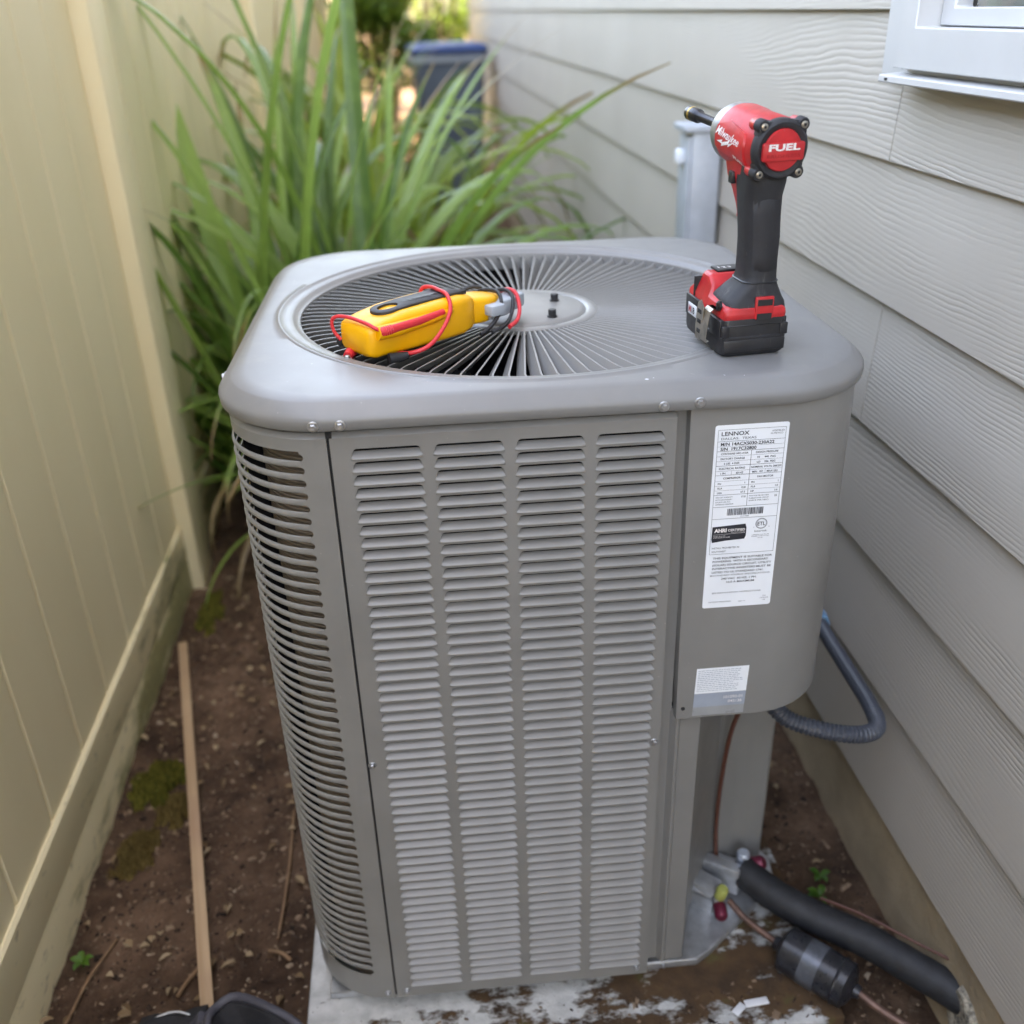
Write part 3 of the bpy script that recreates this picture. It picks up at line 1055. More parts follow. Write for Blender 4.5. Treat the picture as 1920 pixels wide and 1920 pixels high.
rings = [cap_ring(CH-0.008, CR-0.008, CZ0+0.006), cap_ring(CH-0.005, CR-0.005, CZ0), cap_ring(CH-0.002, CR-0.002, CZ0), cap_ring(CH-0.0008, CR-0.0008, CZ0+0.0016), cap_ring(CH, CR, CZ0+0.0095)]
for d_, z_ in ((0.0006, 0.0125), (0.0022, 0.0150), (0.0050, 0.0178), (0.0100, 0.0222), (0.0145, 0.0255), (0.0168, 0.0268)):
    rings.append(cap_ring(CH-d_, CR-d_, CZ0+z_))
inner_sq = cap_ring(CH-RB, CR-RB, CZ1)
bead_out = circ(0.3235, CZ1+0.0006)
for k in (0.15, 0.4, 0.75):
    rings.append(lerp_ring(inner_sq, bead_out, k, CZ1+0.0006*k))
rings += [circ(0.3235, CZ1+0.0005), circ(0.3222, CZ1+0.0016), circ(0.3205, CZ1+0.0020), circ(0.3188, CZ1+0.0015), circ(0.3175, CZ1+0.0003), circ(0.3100, CZ1-0.0003), circ(0.3045, CZ1-0.0008), circ(0.3020, CZ1-0.0020),
          circ(0.2995, CZ1-0.0044), circ(0.2970, CZ1-0.0056), circ(0.2945, CZ1-0.0062), circ(0.2940, CZ1-0.0072), circ(0.2940, CZ1-0.03)]
cp = MB()
cp.loft(rings, caps=False)
cap_o = acp(cp, 'top_cap', 'cap', smooth=40)

# --- fan grille: leaning radial vanes between an outer ring and a hub plate
hz = 0.9785
vn = MB()
R0, R1 = 0.093, 0.297
lean = radians(36)
dep = 0.015
rows_t, rows_b = [], []
prof_r = [(R0, 0), (0.13, 0), (0.18, 0), (0.24, 0), (0.274, 0.0), (0.282, 0.0012), (0.289, 0.0035), (0.2955, 0.0072)]
rows = []
for off in (-0.00105, 0.00105):
    top, bot = [], []
    for r, bend in prof_r:
        ztop = hz-0.0010+0.0065*((r-R0)/(R1-R0))
        d = dep*(1.0 if r < 0.275 else max(0.35, 1-(r-0.275)/0.03))
        top.append(Vector((r, off+bend, ztop)))
        bot.append(Vector((r, off+bend-d*sin(lean)*min(1.0, 0.35+0.65*(r/0.2)), ztop-d*cos(lean))))
    rows.append((top, bot))
(t0, b0), (t1, b1) = rows
vn.loft([[a, b2, c, d] for a, b2, c, d in zip(t0, t1, b1, b0)], caps=True)
vane_me = vn.mesh('vane', 'vane', 40)
bm = bmesh.new(); bm.from_mesh(vane_me); bmesh.ops.recalc_face_normals(bm, faces=bm.faces); bm.to_mesh(vane_me); bm.free()
grille = MB()
grille.lathe([(0.2945, CZ1-0.0115), (0.2945, CZ1-0.007), (0.2975, CZ1-0.007), (0.2975, CZ1-0.0115), (0.2945, CZ1-0.0115)], 96, caps=False)
gr_o = acp(grille, 'grille_ring', 'vane')
NV = 98
for i in range(NV):
    o = link('vane', vane_me, ac)
    o.location = (0, 0, -ZB)
    o.rotation_euler = (0, 0, 2*pi*i/NV)
hub = MB()
hub.lathe([(0.0, hz-0.006), (0.098, hz-0.006), (0.0985, hz-0.001), (0.096, hz+0.0008), (0.086, hz+0.0006), (0.083, hz-0.0012), (0.080, hz+0.0016), (0.075, hz+0.0034), (0.03, hz+0.0042), (0.0, hz+0.0042)], 64, caps=False)
hub_o = acp(hub, 'grille_hub', 'unit', smooth=50)
for a in (0.62, -0.95, 2.19, -2.52):
    b2 = MB()
    r = 0.0535
    b2.lathe([(0.0068, hz+0.003), (0.0068, hz+0.0052), (0.0052, hz+0.0055), (0.0052, hz+0.0125), (0.0045, hz+0.0135), (0.0, hz+0.0135)], 12, Matrix.Translation((r*cos(a), r*sin(a)-0.012, 0)), caps=False)
    acp(b2, 'hub_bolt', 'black_plastic', smooth=20)
sh = MB()
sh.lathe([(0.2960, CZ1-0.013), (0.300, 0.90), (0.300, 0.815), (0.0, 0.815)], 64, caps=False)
acp(sh, 'fan_shroud', 'slot_dark', fix=False)  # shade of the fan well is put into the shroud colour
mt = MB().lathe([(0.0, 0.88), (0.07, 0.88), (0.075, 0.89), (0.075, 0.955), (0.07, 0.962), (0.0, 0.962)], 32, caps=False)
acp(mt, 'fan_motor', 'dark_steel')
for k in range(3):
    fbm = MB()
    a0 = 2*pi*k/3+0.35
    rows = []
    for r in frange(0.07, 0.275, 0.041):
        rows.append([Vector((r*cos(a0+u*(0.9-0.6*r)), r*sin(a0+u*(0.9-0.6*r)), 0.872+0.045*u+0.012*sin(pi*u))) for u in (0, .25, .5, .75, 1)])
    fbm.grid(rows)
    acp(fbm, 'fan_blade', 'alu', smooth=60, fix=False)

# --- control box cover on the right front corner
BX0, BZ0, BZ1 = 0.1385, 0.5535, 0.9645
bx = MB()
ss = [(x, surf_y(x)) for x in frange(BX0, 0.240, 0.0169)]
for t in frange(radians(7.5), radians(90), radians(7.5)):
    ss.append((HC-RC+RC*sin(t), -(HC-RC)-RC*cos(t)))
ss += [(HC, -0.1), (HC, 0.05), (HC, 0.2)]
def box_x(x, z):
    return x+(0.0048*(0.9600-z)/0.41 if x < BX0+0.001 else 0)
rows = [[Vector((box_x(x, z), y, z)) for x, y in ss] for z in (BZ0+0.0015, BZ0+0.012, 0.70, 0.85, BZ1)]
bx.grid(rows)
# rolled bottom edge and underside
ins = lambda x, y, d: (x-d*max(0, (x-0.30)/0.052) if x > 0.30 else x, y+d*(1 if x < 0.24 else max(0, cos((x-0.24)/0.112*pi/2))))
e1 = [Vector((box_x(x, BZ0), *ins(x, y, 0)[1:], BZ0+0.0015)) for x, y in ss]
e2 = [Vector((box_x(ins(x, y, 0.0015)[0], BZ0), ins(x, y, 0.0015)[1], BZ0)) for x, y in ss]
e3 = [Vector((box_x(ins(x, y, 0.020)[0], BZ0), ins(x, y, 0.020)[1], BZ0)) for x, y in ss]
bx.grid([e1, e2, e3])
# left fold
bx.add([Vector((box_x(BX0, BZ0), -HC, BZ0+0.0015)), Vector((box_x(BX0, BZ1), -HC, BZ1)), Vector((box_x(BX0, BZ1), -HC+0.022, BZ1)), Vector((box_x(BX0, BZ0), -HC+0.022, BZ0+0.0015))], [(0, 1, 2, 3)])
box_o = acp(bx, 'control_box_cover', 'unit', smooth=45)
un = MB()
un.prism([(0.142, -0.335), (0.235, -0.335), (0.290, -0.300), (0.325, -0.255), (0.338, -0.20), (0.338, 0.1), (0.142, 0.1)], BZ0+0.008, BZ0+0.012, lambda a, b2, h: Vector((a, b2, h)))
acp(un, 'control_box_floor', 'slot_dark')  # underside shade is painted into this plate's colour
hole = MB().lathe([(0.0, 0.0), (0.0026, 0.0), (0.0026, 0.0006), (0.0, 0.0006)], 12, Matrix.Translation((0.1510, -HC-0.0003, 0.5705)) @ Matrix.Rotation(pi/2, 4, 'X'), caps=False)
acp(hole, 'screw_hole', 'gap_black')
# recessed strip between panel and control box, then the folded corner post below
pp = MB()
post_sec = [(0.1235, -0.330), (0.1275, -0.3345), (0.1400, -0.3345), (0.1440, -0.3385), (0.1465, -0.3425), (0.1500, -0.3425), (0.1525, -0.3400), (0.1775, -0.3390), (0.1800, -0.3360), (0.1810, -0.3260)]
pp.loft([[Vector((x, y, z)) for x, y in post_sec] for z in (0.100, 0.560)], caps=False, closed=False)
acp(pp, 'corner_post', 'unit', smooth=25, fix=False)
rs = MB().box((0.1325, -0.3345, 0.76), (0.018, 0.002, 0.41))
acp(rs, 'recess_strip', 'unit')
# recessed valve compartment walls
vw = MB()
vsec = [(0.1810, -0.3270), (0.2150, -0.2400), (0.2620, -0.1760), (0.2680, -0.1720), (0.2960, -0.1660), (0.3020, -0.1640), (0.3480, -0.1625), (0.3520, -0.1590), (0.3520, 0.24)]
vw.loft([[Vector((x, y, z)) for x, y in vsec] for z in (0.085, 0.556)], caps=False, closed=False)
acp(vw, 'valve_compartment_wall', 'unit', smooth=20, fix=False)
# rear and right cabinet skin
rk = MB()
rsec = [(HC, 0.2)] + [(HC-RC+RC*cos(t), HC-RC+RC*sin(t)) for t in frange(0, pi/2, pi/16)] + [(-0.24, HC)]
rk.loft([[Vector((x, y, z)) for x, y in rsec] for z in (0.09, 0.965)], caps=False, closed=False)
acp(rk, 'rear_panel', 'unit', smooth=40, fix=False)
# base pan with the chamfered valve corner
bpz = MB()
poly = [(-0.335, -0.325), (0.205, -0.3275), (0.226, -0.3150), (0.366, -0.2050), (0.372, -0.150), (0.345, -0.10), (0.345, 0.335), (-0.335, 0.335)]
bpz.prism(poly, 0.064, 0.078, lambda a, b2, h: Vector((a, b2, h)))
lip = [(a*1.0, b2) for a, b2 in poly]
bo = acp(bpz, 'base_pan', 'galv', smooth=20)
bo.modifiers.new('edge', 'BEVEL').width = 0.002
# screws
def screw_mesh():
    s = MB()
    s.lathe([(0.0, 0.0), (0.0056, 0.0), (0.0058, 0.0006), (0.0052, 0.0013), (0.0038, 0.0014)], 20, caps=False)
    s.lathe([(0.0037, 0.0013), (0.0036, 0.0044), (0.0030, 0.0051), (0.0016, 0.0051), (0.0014, 0.0046), (0.0, 0.0046)], 6, caps=False)
    return s.mesh('screw', 'zinc', 30)
SCM = screw_mesh()
def screw(x, y, z, n=(0, -1, 0), k=1.0):
    o = link('screw', SCM, ac)
    o.location = (x, y, z-ZB)
    o.rotation_euler = Vector(n).to_track_quat('Z', 'Y').to_euler()
    o.scale = (k, k, k)
for x, y, z in ((-0.2486, -CH, 0.9712), (-0.2217, -CH, 0.9714), (0.1071, -CH, 0.9714), (0.1445, -CH, 0.9735)):
    if x < -(CH-CR):
        y = -(CH-CR)-sqrt(CR*CR-(abs(x)-(CH-CR))**2)
    screw(x, y+0.0002, z)
for x, z, k in ((-0.2478, 0.1034, .8), (-0.2213, 0.1045, .8), (0.1082, 0.1052, .8), (-0.2316, 0.5213, .85), (0.1175, 0.5219, .85)):
    screw(x, -HC+0.0001 if x > -0.24 else -HC, z, k=k)
screw(-0.2215, -0.2075, CZ1-0.0035, (0, 0, 1), 0.9)
screw(-CH, -0.19, 0.9714, (-1, 0, 0))
screw(0.155, -0.3275, 0.071, k=.7)

# --- rating label with its print
LX0, LX1, LZ1, LZ0 = 0.1655, 0.2455, 0.9428, 0.7150
def lab_pt(off):
    def fn(u, v):                        # u, v in mm from the label's top-left corner, v down
        x = LX0+u*0.001
        return Vector((x, surf_y(x, off), LZ1-v*0.001))
    return fn
LH = (LZ1-LZ0)*1000
LWm = (LX1-LX0)*1000
lab = MB()
rowsl = []
for v in (0, 0.8, 2.5, 60, 120, 180, LH-2.5, LH-0.8, LH):
    e = min(v, LH-v)
    cut = 2.5-sqrt(max(0, 2.5**2-(2.5-min(e, 2.5))**2)) if e < 2.5 else 0
    rowsl.append([lab_pt(0.0007)(cut+(LWm-2*cut)*i/12, v) for i in range(13)])
lab.grid(rowsl)
lab_o = acp(lab, 'rating_label', 'label', smooth=60, fix=False)
def on_label(body, u, f, cap, align='L', **kw):
    base = lab_pt(0.0012)
    v0 = f*LH+cap/2
    put_text(prt, body, cap*0.001, lambda x, y: base(u+x*1000, v0-y*1000), align, **kw)
def line(u0, v0, u1, v1, w=0.35):
    fn = lab_pt(0.0011)
    n = 8
    pts = [(u0+(u1-u0)*i/n, v0+(v1-v0)*i/n) for i in range(n+1)]
    horiz = abs(u1-u0) > abs(v1-v0)
    a = [fn(u, v-w/2) if horiz else fn(u-w/2, v) for u, v in pts]
    b2 = [fn(u, v+w/2) if horiz else fn(u+w/2, v) for u, v in pts]
    prt.grid([a, b2])
prt = MB()
T, B_ = 0.024*LH, 0.686*LH
LU, RU, MU = 3.5, 76.5, 41.0
for f in (0.024, 0.082, 0.132, 0.207, 0.256, 0.360, 0.425, 0.490, 0.686):
    line(LU, f*LH, RU, f*LH)
for f in (0.158, 0.183, 0.234, 0.287, 0.312, 0.336):
    line(LU, f*LH, RU, f*LH, 0.2)
line(LU, 0.108*LH, RU, 0.108*LH, 0.2)
line(LU, T, LU, B_)
line(RU, T, RU, B_)
line(MU, 0.132*LH, MU, 0.425*LH)
line(21, 0.234*LH, 21, 0.256*LH, 0.2)
line(58, 0.234*LH, 58, 0.256*LH, 0.2)
bb = 0.00012
on_label('LENNOX', 7, 0.043, 4.6, bold=0.0001, fit=0.030)
on_label('DALLAS,  TEXAS', 7, 0.068, 2.6, fit=0.038)
on_label('ASSEMBLED', 75, 0.040, 1.9, 'R')
on_label('IN MEXICO', 73.5, 0.053, 1.9, 'R')
on_label('M/N 14ACXS030-230A22', 7, 0.0955, 3.6, bold=bb, fit=0.058)
on_label('S/N  1917C32800', 7, 0.120, 3.6, bold=bb, fit=0.039)
S1 = 2.2
for u, f, t, al in ((8, .145, 'CONTAINS HFC-410A', 'L'), (8, .1705, 'FACTORY CHARGE', 'L'), (12, .195, '6 LBS  4 OZS', 'L'), (46, .145, 'DESIGN PRESSURE', 'L'), (48, .1705, 'HI      448  PSIG', 'L'),
                    (48, .195, 'LO     236  PSIG', 'L'), (7, .221, 'ELECTRICAL RATING', 'L'), (42.5, .221, 'NOMINAL VOLTS: 208/230', 'L'), (9, .246, '1 PH', 'L'), (26, .246, '60 HZ', 'L'), (44, .246, 'MIN  197', 'L'),
                    (60, .246, 'MAX 253', 'L'), (22, .272, 'COMPRESSOR', 'C'), (59, .272, 'FAN MOTOR', 'C'), (7, .3, 'PH', 'L'), (37, .3, '1', 'R'), (7, .324, 'RLA', 'L'), (38, .324, '12.8', 'R'), (7, .348, 'LRA', 'L'),
                    (38, .348, '67.5', 'R'), (44, .3, 'PH', 'L'), (74, .3, '1', 'R'), (44, .324, 'FLA', 'L'), (74, .324, '1.0', 'R'), (44, .348, 'HP', 'L'), (74, .348, '1/6', 'R'), (39, .374, '17.0', 'R'), (74, .378, '25', 'R')):
    mx = 32 if t.startswith('NOMINAL') else None
    on_label(t, u, f, S1, al, bold=0.00004, fit=0.033 if mx else None)
for i, t in enumerate(('MIN CKT AMPACITY', 'BOTH SECONDARY', 'SOURCE USE (4.2)', 'AMPERAGE MINIMUM')):
    on_label(t, 6, .373+.0125*i, 1.5)
for i, t in enumerate(('MAX FUSE OR CKT. BKR', 'FUSIBLE/COUPE CIRCUIT', '(HACR PER NEC)')):
    on_label(t, 43, .373+.0125*i, 1.5, fit=0.022)
rb_ = random.Random(4)
u = 20.0
while u < 60:
    w = rb_.choice((0.3, 0.3, 0.6, 0.9))
    line(u+w/2, 0.436*LH, u+w/2, 0.473*LH, w)
    u += w+rb_.choice((0.35, 0.35, 0.7))
on_label('1917C32800', 40, .4805, 1.4, 'C')
# certification block
fnb = lab_pt(0.0010)
poly = []
for a, b2 in ((5, .533), (42, .524), (43.5, .545), (43.5, .590), (42, .607), (20, .612), (5.5, .620), (4.5, .600)):
    poly.append((a, b2*LH))
mid = len(poly)
prt.add([fnb(*p) for p in poly], [tuple(range(mid))])
circ_pts = lambda cu, cv, r, n=28: [(cu+r*cos(2*pi*i/n), cv+r*sin(2*pi*i/n)) for i in range(n)]
for ro, ri in ((6.6, 6.1), (5.7, 5.4)):
    a, b2 = circ_pts(60, .528*LH, ro), circ_pts(60, .528*LH, ri)
    prt.add([lab_pt(0.0011)(*p) for p in a+b2], [(i, (i+1) % 28, 28+(i+1) % 28, 28+i) for i in range(28)])
on_label('ETL', 60, .528, 4.6, 'C', bold=0.0001, fit=0.0088)
on_label('c', 52, .545, 1.5, 'R')
on_label('us', 68, .545, 1.5, 'L')
on_label('Intertek', 60, .568, 2.4, 'C', fit=0.014)
on_label('CONFORMS TO UL STD 1995', 60, .589, 1.1, 'C')
on_label('CERTIFIED TO CSA STD C22.2', 60, .597, 1.1, 'C')
on_label('NO. 236', 60, .606, 1.1, 'C')
on_label('INSTALL PROHIBITED IN', 6, .651, 2.2, fit=0.031)
on_label('SOUTHWEST', 6, .671, 2.2, fit=0.016)
S2 = 2.55
for f, t, w in ((.709, 'THIS EQUIPMENT IS SUITABLE FOR', .068), (.7285, 'POWERING  WITH A SECONDARY', .064), (.7485, '(SOLAR) SOURCE CIRCUIT. UTILITY', .068), (.7690, 'INTERACTIVE INVERTERS MUST BE', .068), (.790, 'LISTED TO UL STANDARD 1741.', .060)):
    on_label(t, 8, f, S2, bold=0.00005, fit=w)
on_label('SECONDARY SOURCE SPECIFICATIONS:', 6, .8085, 2.1, fit=.070)
on_label('240 VAC  60 HZ, 1 PH.', 40, .829, S2, 'C', bold=0.00005, fit=.041)
on_label('16.0 A MAXIMUM', 42, .8495, S2, 'C', bold=0.00005, fit=.032)
on_label('SEE INSTALLATION INSTRUCTIONS', 10, .912, 1.9, fit=.057)
on_label('PATENT PENDING', 7, .965, 1.7, fit=.026)
on_label('PART "A"', 42, .969, 1.5)
on_label('FOR', 72, .945, 1.4, 'C')
on_label('OUTDOOR', 72, .957, 1.4, 'C')
on_label('USE', 72, .969, 1.4, 'C')
prt.build('lettering', 'print_black', lab_o, smooth=0, fix=False)
prt = MB()
on_label('AHRI', 7, .552, 4.4, bold=0.00035, fit=.014)
on_label('CERTIFIED', 22.5, .553, 2.9, bold=0.0001, fit=.0195)
on_label('www.ahridirectory.org', 41.5, .5655, 1.2, 'R')
on_label('Unitary Small AC', 6.5, .583, 1.4)
on_label('AHRI Standard 210/240', 6.5, .591, 1.4)
line(6, .5755*LH, 42, .5715*LH, 0.25)
wl = prt.build('white_lettering', 'print_white', lab_o, smooth=0, fix=False)
for v in wl.data.vertices:
    v.co.y -= 0.0004
# --- small label near the bottom of the control box
QX0, QX1, QZ1, QZ0 = 0.1650, 0.2290, 0.6290, 0.5560
def q_pt(off):
    return lambda u, v: Vector((QX0+u*0.001-0.0022*(v/73), surf_y(QX0+u*0.001, off), QZ1-v*0.001))
q1, q2, q3 = MB(), MB(), MB()
def patch(mb, u0, v0, u1, v1, off):
    mb.grid([[q_pt(off)(u0+(u1-u0)*i/6, v) for i in range(7)] for v in (v0, (v0+v1)/2, v1)])
patch(q1, 0, 0, 64, 37.5, 0.0006)
ql = acp(q1, 'notice_label', 'label', smooth=0, fix=False)
patch(q2, 0, 37.5, 64, 58, 0.0006)
q2.build('printed_band', 'label_grey', ql, smooth=0, fix=False)
patch(q3, 0, 58, 64, 71, 0.0005)
q3.build('clear_tail', 'label_foil', ql, smooth=0, fix=False)
q4 = MB()
rq = random.Random(9)
for i in range(12):
    u = 2.0
    while u < 60-rq.random()*14:
        w = rq.uniform(1.5, 5)
        patch(q4, u, 3+i*2.75, min(u+w, 62), 3+i*2.75+0.75, 0.0010)
        u += w+0.9
q4.build('fine_print', 'label_grey', ql, smooth=0, fix=False)
q5 = MB()
put_text(q5, '101090-01', 0.0042, lambda x, y: q_pt(0.0011)(60+x*1000, 46.8-y*1000), 'R', bold=0.00005)
put_text(q5, '045136', 0.0042, lambda x, y: q_pt(0.0011)(60+x*1000, 53.4-y*1000), 'R', bold=0.00005)
q5.build('white_lettering', 'print_white', ql, smooth=0, fix=False)
# paint chips on the cap rim
for x, y, r in ((0.094, -0.338, 0.0022), (0.1015, -0.335, 0.0008), (0.175, -0.339, 0.0009), (0.195, -0.343, 0.0007)):
    pcb = MB()
    rn = random.Random(int(x*1e4))
    zc = CZ1+0.0003
    pcb.add([Vector((x+r*rn.uniform(.6, 1.3)*cos(k*pi/4), y+r*rn.uniform(.6, 1.2)*sin(k*pi/4), zc+0.0004)) for k in range(8)], [tuple(range(8))])
    acp(pcb, 'paint_chip', 'white_scrap', smooth=0, fix=False)

# ================================================================== SERVICE VALVES AND LINES
def cylinder_between(mb, a, b2, r0, r1=None, n=16, mi=0):
    return mb.tube([a, Vector(a)*.5+Vector(b2)*.5, b2], [r0, (r0+(r1 or r0))/2, r1 or r0], n, True, mi)
V1, V2 = Vector((0.2560, -0.2520, 0.110)), Vector((0.312, -0.197, 0.114))
def valve(c, cap_a, cap_b, mat_a, mat_b, k):
    v = MB()
    v.box(c, (0.030*k, 0.030*k, 0.026*k), 0.004)
    cylinder_between(v, c+Vector((-.045*k, .035*k, 0)), c, 0.010*k)
    cylinder_between(v, c, c+Vector((0, 0, .03*k)), 0.011*k)
    o = acp(v, 'service_valve', 'alu')
    for d, m, r, L in ((cap_a, mat_a, 0.0135*k, .030), (cap_b, mat_b, 0.0145*k, .032)):
        b2 = MB()
        d = Vector(d).normalized()
        a = c+d*0.015*k
        b2.tube([a, a+d*L*.2*k, a+d*L*.85*k, a+d*L*k], [r, r, r*.97, r*.7], 10)
        b2.build('valve_cap', m, o, 40)
    return o
valve(V1, (0.15, -0.2, 1), (-.08, -1, -.12), 'lime', 'pink', 0.7)
valve(V2, (-.1, -.1, 1), (.75, -.35, .55), 'pale_blue', 'pink', 0.8)
br = MB()
br.box((0.240, -0.225, 0.102), (0.05, 0.03, 0.05), 0.003, Matrix.Rotation(radians(-45), 3, 'Z'))
br.box((0.275, -0.205, 0.112), (0.06, 0.02, 0.05), 0.003, Matrix.Rotation(radians(-35), 3, 'Z'))
acp(br, 'valve_bracket', 'galv')
sp_ = spline([(0.302, -0.212, 0.118), (0.345, -0.262, 0.108), (0.395, -0.306, 0.103), (0.45, -0.352, 0.103), (0.505, -0.415, 0.104), (0.545, -0.462, 0.105), (0.58, -0.505, 0.106)], 5)
su = MB().tube(sp_, [0.0250+0.0014*mnoise.noise((i*.9, 0, 0)) for i in range(len(sp_))], 18)
tag(su.build('insulated_pipe', 'foam', smooth=60), 'thick black foam insulated pipe running from the unit into the foundation', 'pipe')
cw = MB().tube(spline([(0.40, -0.288, 0.128), (0.45, -0.33, 0.132), (0.50, -0.385, 0.135), (0.535, -0.425, 0.14)], 5), 0.0022, 6)
tag(cw.build('thermostat_cable', 'brown_wire'), 'thin reddish cable lying along the top of the insulated pipe', 'cable')
A, B2 = Vector((0.328, -0.334, 0.090)), Vector((0.402, -0.412, 0.087))
d = (B2-A).normalized()
fd = MB()
fd.tube([A-d*.012, A-d*.004, A, A+d*.006, A+(B2-A)*.5, B2-d*.006, B2, B2+d*.004, B2+d*.012], [0.009, 0.011, 0.024, 0.0335, 0.034, 0.0335, 0.024, 0.011, 0.009], 24)
fd.tube([A+(B2-A)*.80, A+(B2-A)*.82, A+(B2-A)*.84], [0.0342, 0.0355, 0.0342], 24)
fdo = fd.build('filter_drier', 'drier_black', smooth=40)
tag(fdo, 'black filter drier canister with a silver band on the copper line', 'filter drier')
sbm = MB().tube([A+(B2-A)*.34, A+(B2-A)*.58], 0.0345, 24, caps=False)
sbm.build('label_band', 'band', fdo)
lq = MB().tube(spline([(0.270, -0.255, 0.104), (0.288, -0.284, 0.095), tuple(A-d*.01)], 5), 0.0052, 10)
tag(lq.build('copper_pipe', 'copper', smooth=60), 'short tarnished copper tube joining the lower valve to the drier', 'copper tube', 'copper line pieces')
lq2 = MB().tube(spline([tuple(B2+d*.01), (0.430, -0.443, 0.080), (0.470, -0.478, 0.072), (0.53, -0.53, 0.07), (0.60, -0.60, 0.07)], 5), 0.0056, 10)
tag(lq2.build('copper_pipe', 'copper', smooth=60), 'pinkish copper tube leaving the drier towards the house wall', 'copper tube', 'copper line pieces')
wm = MB().tube(spline([(0.304, -0.215, 0.555), (0.292, -0.205, 0.48), (0.270, -0.200, 0.40), (0.262, -0.196, 0.30), (0.262, -0.192, 0.20), (0.268, -0.190, 0.12)], 6), 0.0036, 8)
tag(wm.build('control_wire', 'brown_wire', smooth=60), 'brown control wire hanging below the control box to the valves', 'wire')
sf = MB()
rn = random.Random(3)
oa, ob_ = [], []
for k in range(26):
    a_ = 2*pi*k/26
    q = rn.uniform(.82, 1.12)
    oa.append(Vector((0.531, -0.475+0.040*q*cos(a_), 0.094+0.042*q*sin(a_))))
    ob_.append(Vector((0.524+rn.uniform(-.002, .002), -0.475+0.033*q*cos(a_), 0.094+0.035*q*sin(a_))))
sf.loft([oa, ob_])
tag(sf.build('sealing_foam', 'foam_tan', smooth=0), 'crusty tan sealing foam where the insulated pipe enters the foundation', 'foam')
# conduit whip
cpts = spline([(0.262, -0.215, 0.545), (0.295, -0.232, 0.490), (0.325, -0.250, 0.452), (0.375, -0.268, 0.438), (0.425, -0.274, 0.430), (0.462, -0.250, 0.420), (0.473, -0.200, 0.420), (0.478, -0.10, 0.418), (0.480, 0.02, 0.424), (0.478, 0.20, 0.46), (0.470, 0.45, 0.56), (0.474, 0.70, 0.70), (0.482, 0.86, 0.80)], 26)
def resample(pts, step):
    out, acc = [pts[0]], 0.0
    for a, b2 in zip(pts, pts[1:]):
        L = (b2-a).length
        d = step-acc
        while d <= L:
            out.append(a+(b2-a)*(d/L))
            d += step
        acc = L-(d-step)
    return out
cpts = resample(cpts, 0.0016)
rad = [(0.0110, 0.0110, 0.0125, 0.0125)[i % 4] if i < 190 else 0.0120 for i in range(len(cpts))]
cd = MB().tube(cpts, rad, 14)
cdo = cd.build('conduit_whip', 'conduit', smooth=25)
tag(cdo, 'ribbed grey flexible conduit looping from the control box to the wall', 'conduit')
el = MB()
el.tube([(0.258, -0.213, 0.556), (0.262, -0.215, 0.545), (0.268, -0.218, 0.534)], [0.019, 0.019, 0.016], 8)
el.build('connector', 'dark_steel', cdo)
ft = MB()
ft.tube([(0.4795, 0.005, 0.4230), (0.4798, 0.016, 0.4236), (0.480, 0.03, 0.4245)], [0.0165, 0.0175, 0.0165], 8)
ft.build('coupling', 'blue_fitting', cdo)
# disconnect enclosure on the wall
de = thing('disconnect_box', 'weathered grey electrical disconnect box mounted on the siding behind the unit', 'electrical box', (0.5166, 0.868, 0.80))
MB().box((-0.0340, 0, 0.150), (0.062, 0.088, 0.300), 0.004).build('enclosure', 'box_grey', de)
MB().box((-0.0430, -0.002, 0.3035), (0.082, 0.104, 0.014), 0.004).build('lid', 'box_grey', de)
MB().box((-0.0680, 0, 0.148), (0.007, 0.080, 0.28), 0.003).build('door', 'box_grey', de)
MB().box((-0.0790, 0.005, 0.245), (0.018, 0.030, 0.030), 0.006).build('latch', 'spigot', de)
# plastic scraps on the pad
for i, (x, y, L, a) in enumerate(((0.268, -0.402, 0.036, 0.15), (0.240, -0.4095, 0.022, 0.7))):
    s = MB()
    s.box((0, 0, 0), (L, 0.011, 0.003), 0.001, Matrix.Rotation(a, 3, 'Z') @ Matrix.Rotation(0.12, 3, 'Y'))
    o = s.build('plastic_scrap', 'white_scrap')
    o.location = (x, y, 0.0668)
    tag(o, ('longer white plastic scrap lying on the pad near the drier', 'small crumpled white scrap beside the longer plastic scrap')[i], 'scrap', 'white scraps on the pad')

# ================================================================== CLAMP METER on the grille
MR = Matrix.Rotation(PSI, 3, 'Z')
mo = MR @ Vector((-0.1911, -0.2167, 0.9865))
MA = radians(36)+PSI
cm = thing('clamp_meter', 'yellow clamp meter lying face down on the fan grille wrapped in red test lead', 'clamp meter', mo, MA)
# local: x along the meter from its foot to the jaw, y to its left, z up
def sup(x, w0, w1, z0, z1, r=0.3, n=28):
    out = []
    cy, cz, hw, hh = (w0+w1)/2, (z0+z1)/2, (w1-w0)/2, (z1-z0)/2
    for j in range(n):
        t = 2*pi*j/n
        c, s = cos(t), sin(t)
        out.append(Vector((x, cy+hw*math.copysign(abs(c)**r, c), cz+hh*math.copysign(abs(s)**r, s))))
    return out
body = MB()
TL = 0.0
st = [(-0.004, 0.006, 0.056, 0.008, 0.030), (-0.001, 0.002, 0.060, 0.004, 0.0345), (0.006, 0.0, 0.062, 0.002, 0.0370), (0.022, 0.0, 0.062, 0.002, 0.0405), (0.05, -0.002, 0.064, 0.002, 0.044), (0.10, -0.003, 0.065, 0.002, 0.0455), (0.132, -0.002, 0.063, 0.003, 0.0455), (0.148, 0.004, 0.057, 0.005, 0.043), (0.155, 0.010, 0.052, 0.007, 0.039)]
body.loft([sup(*s) for s in st])
bo = body.build('body', 'yellow', cm, 50)
head = MB()
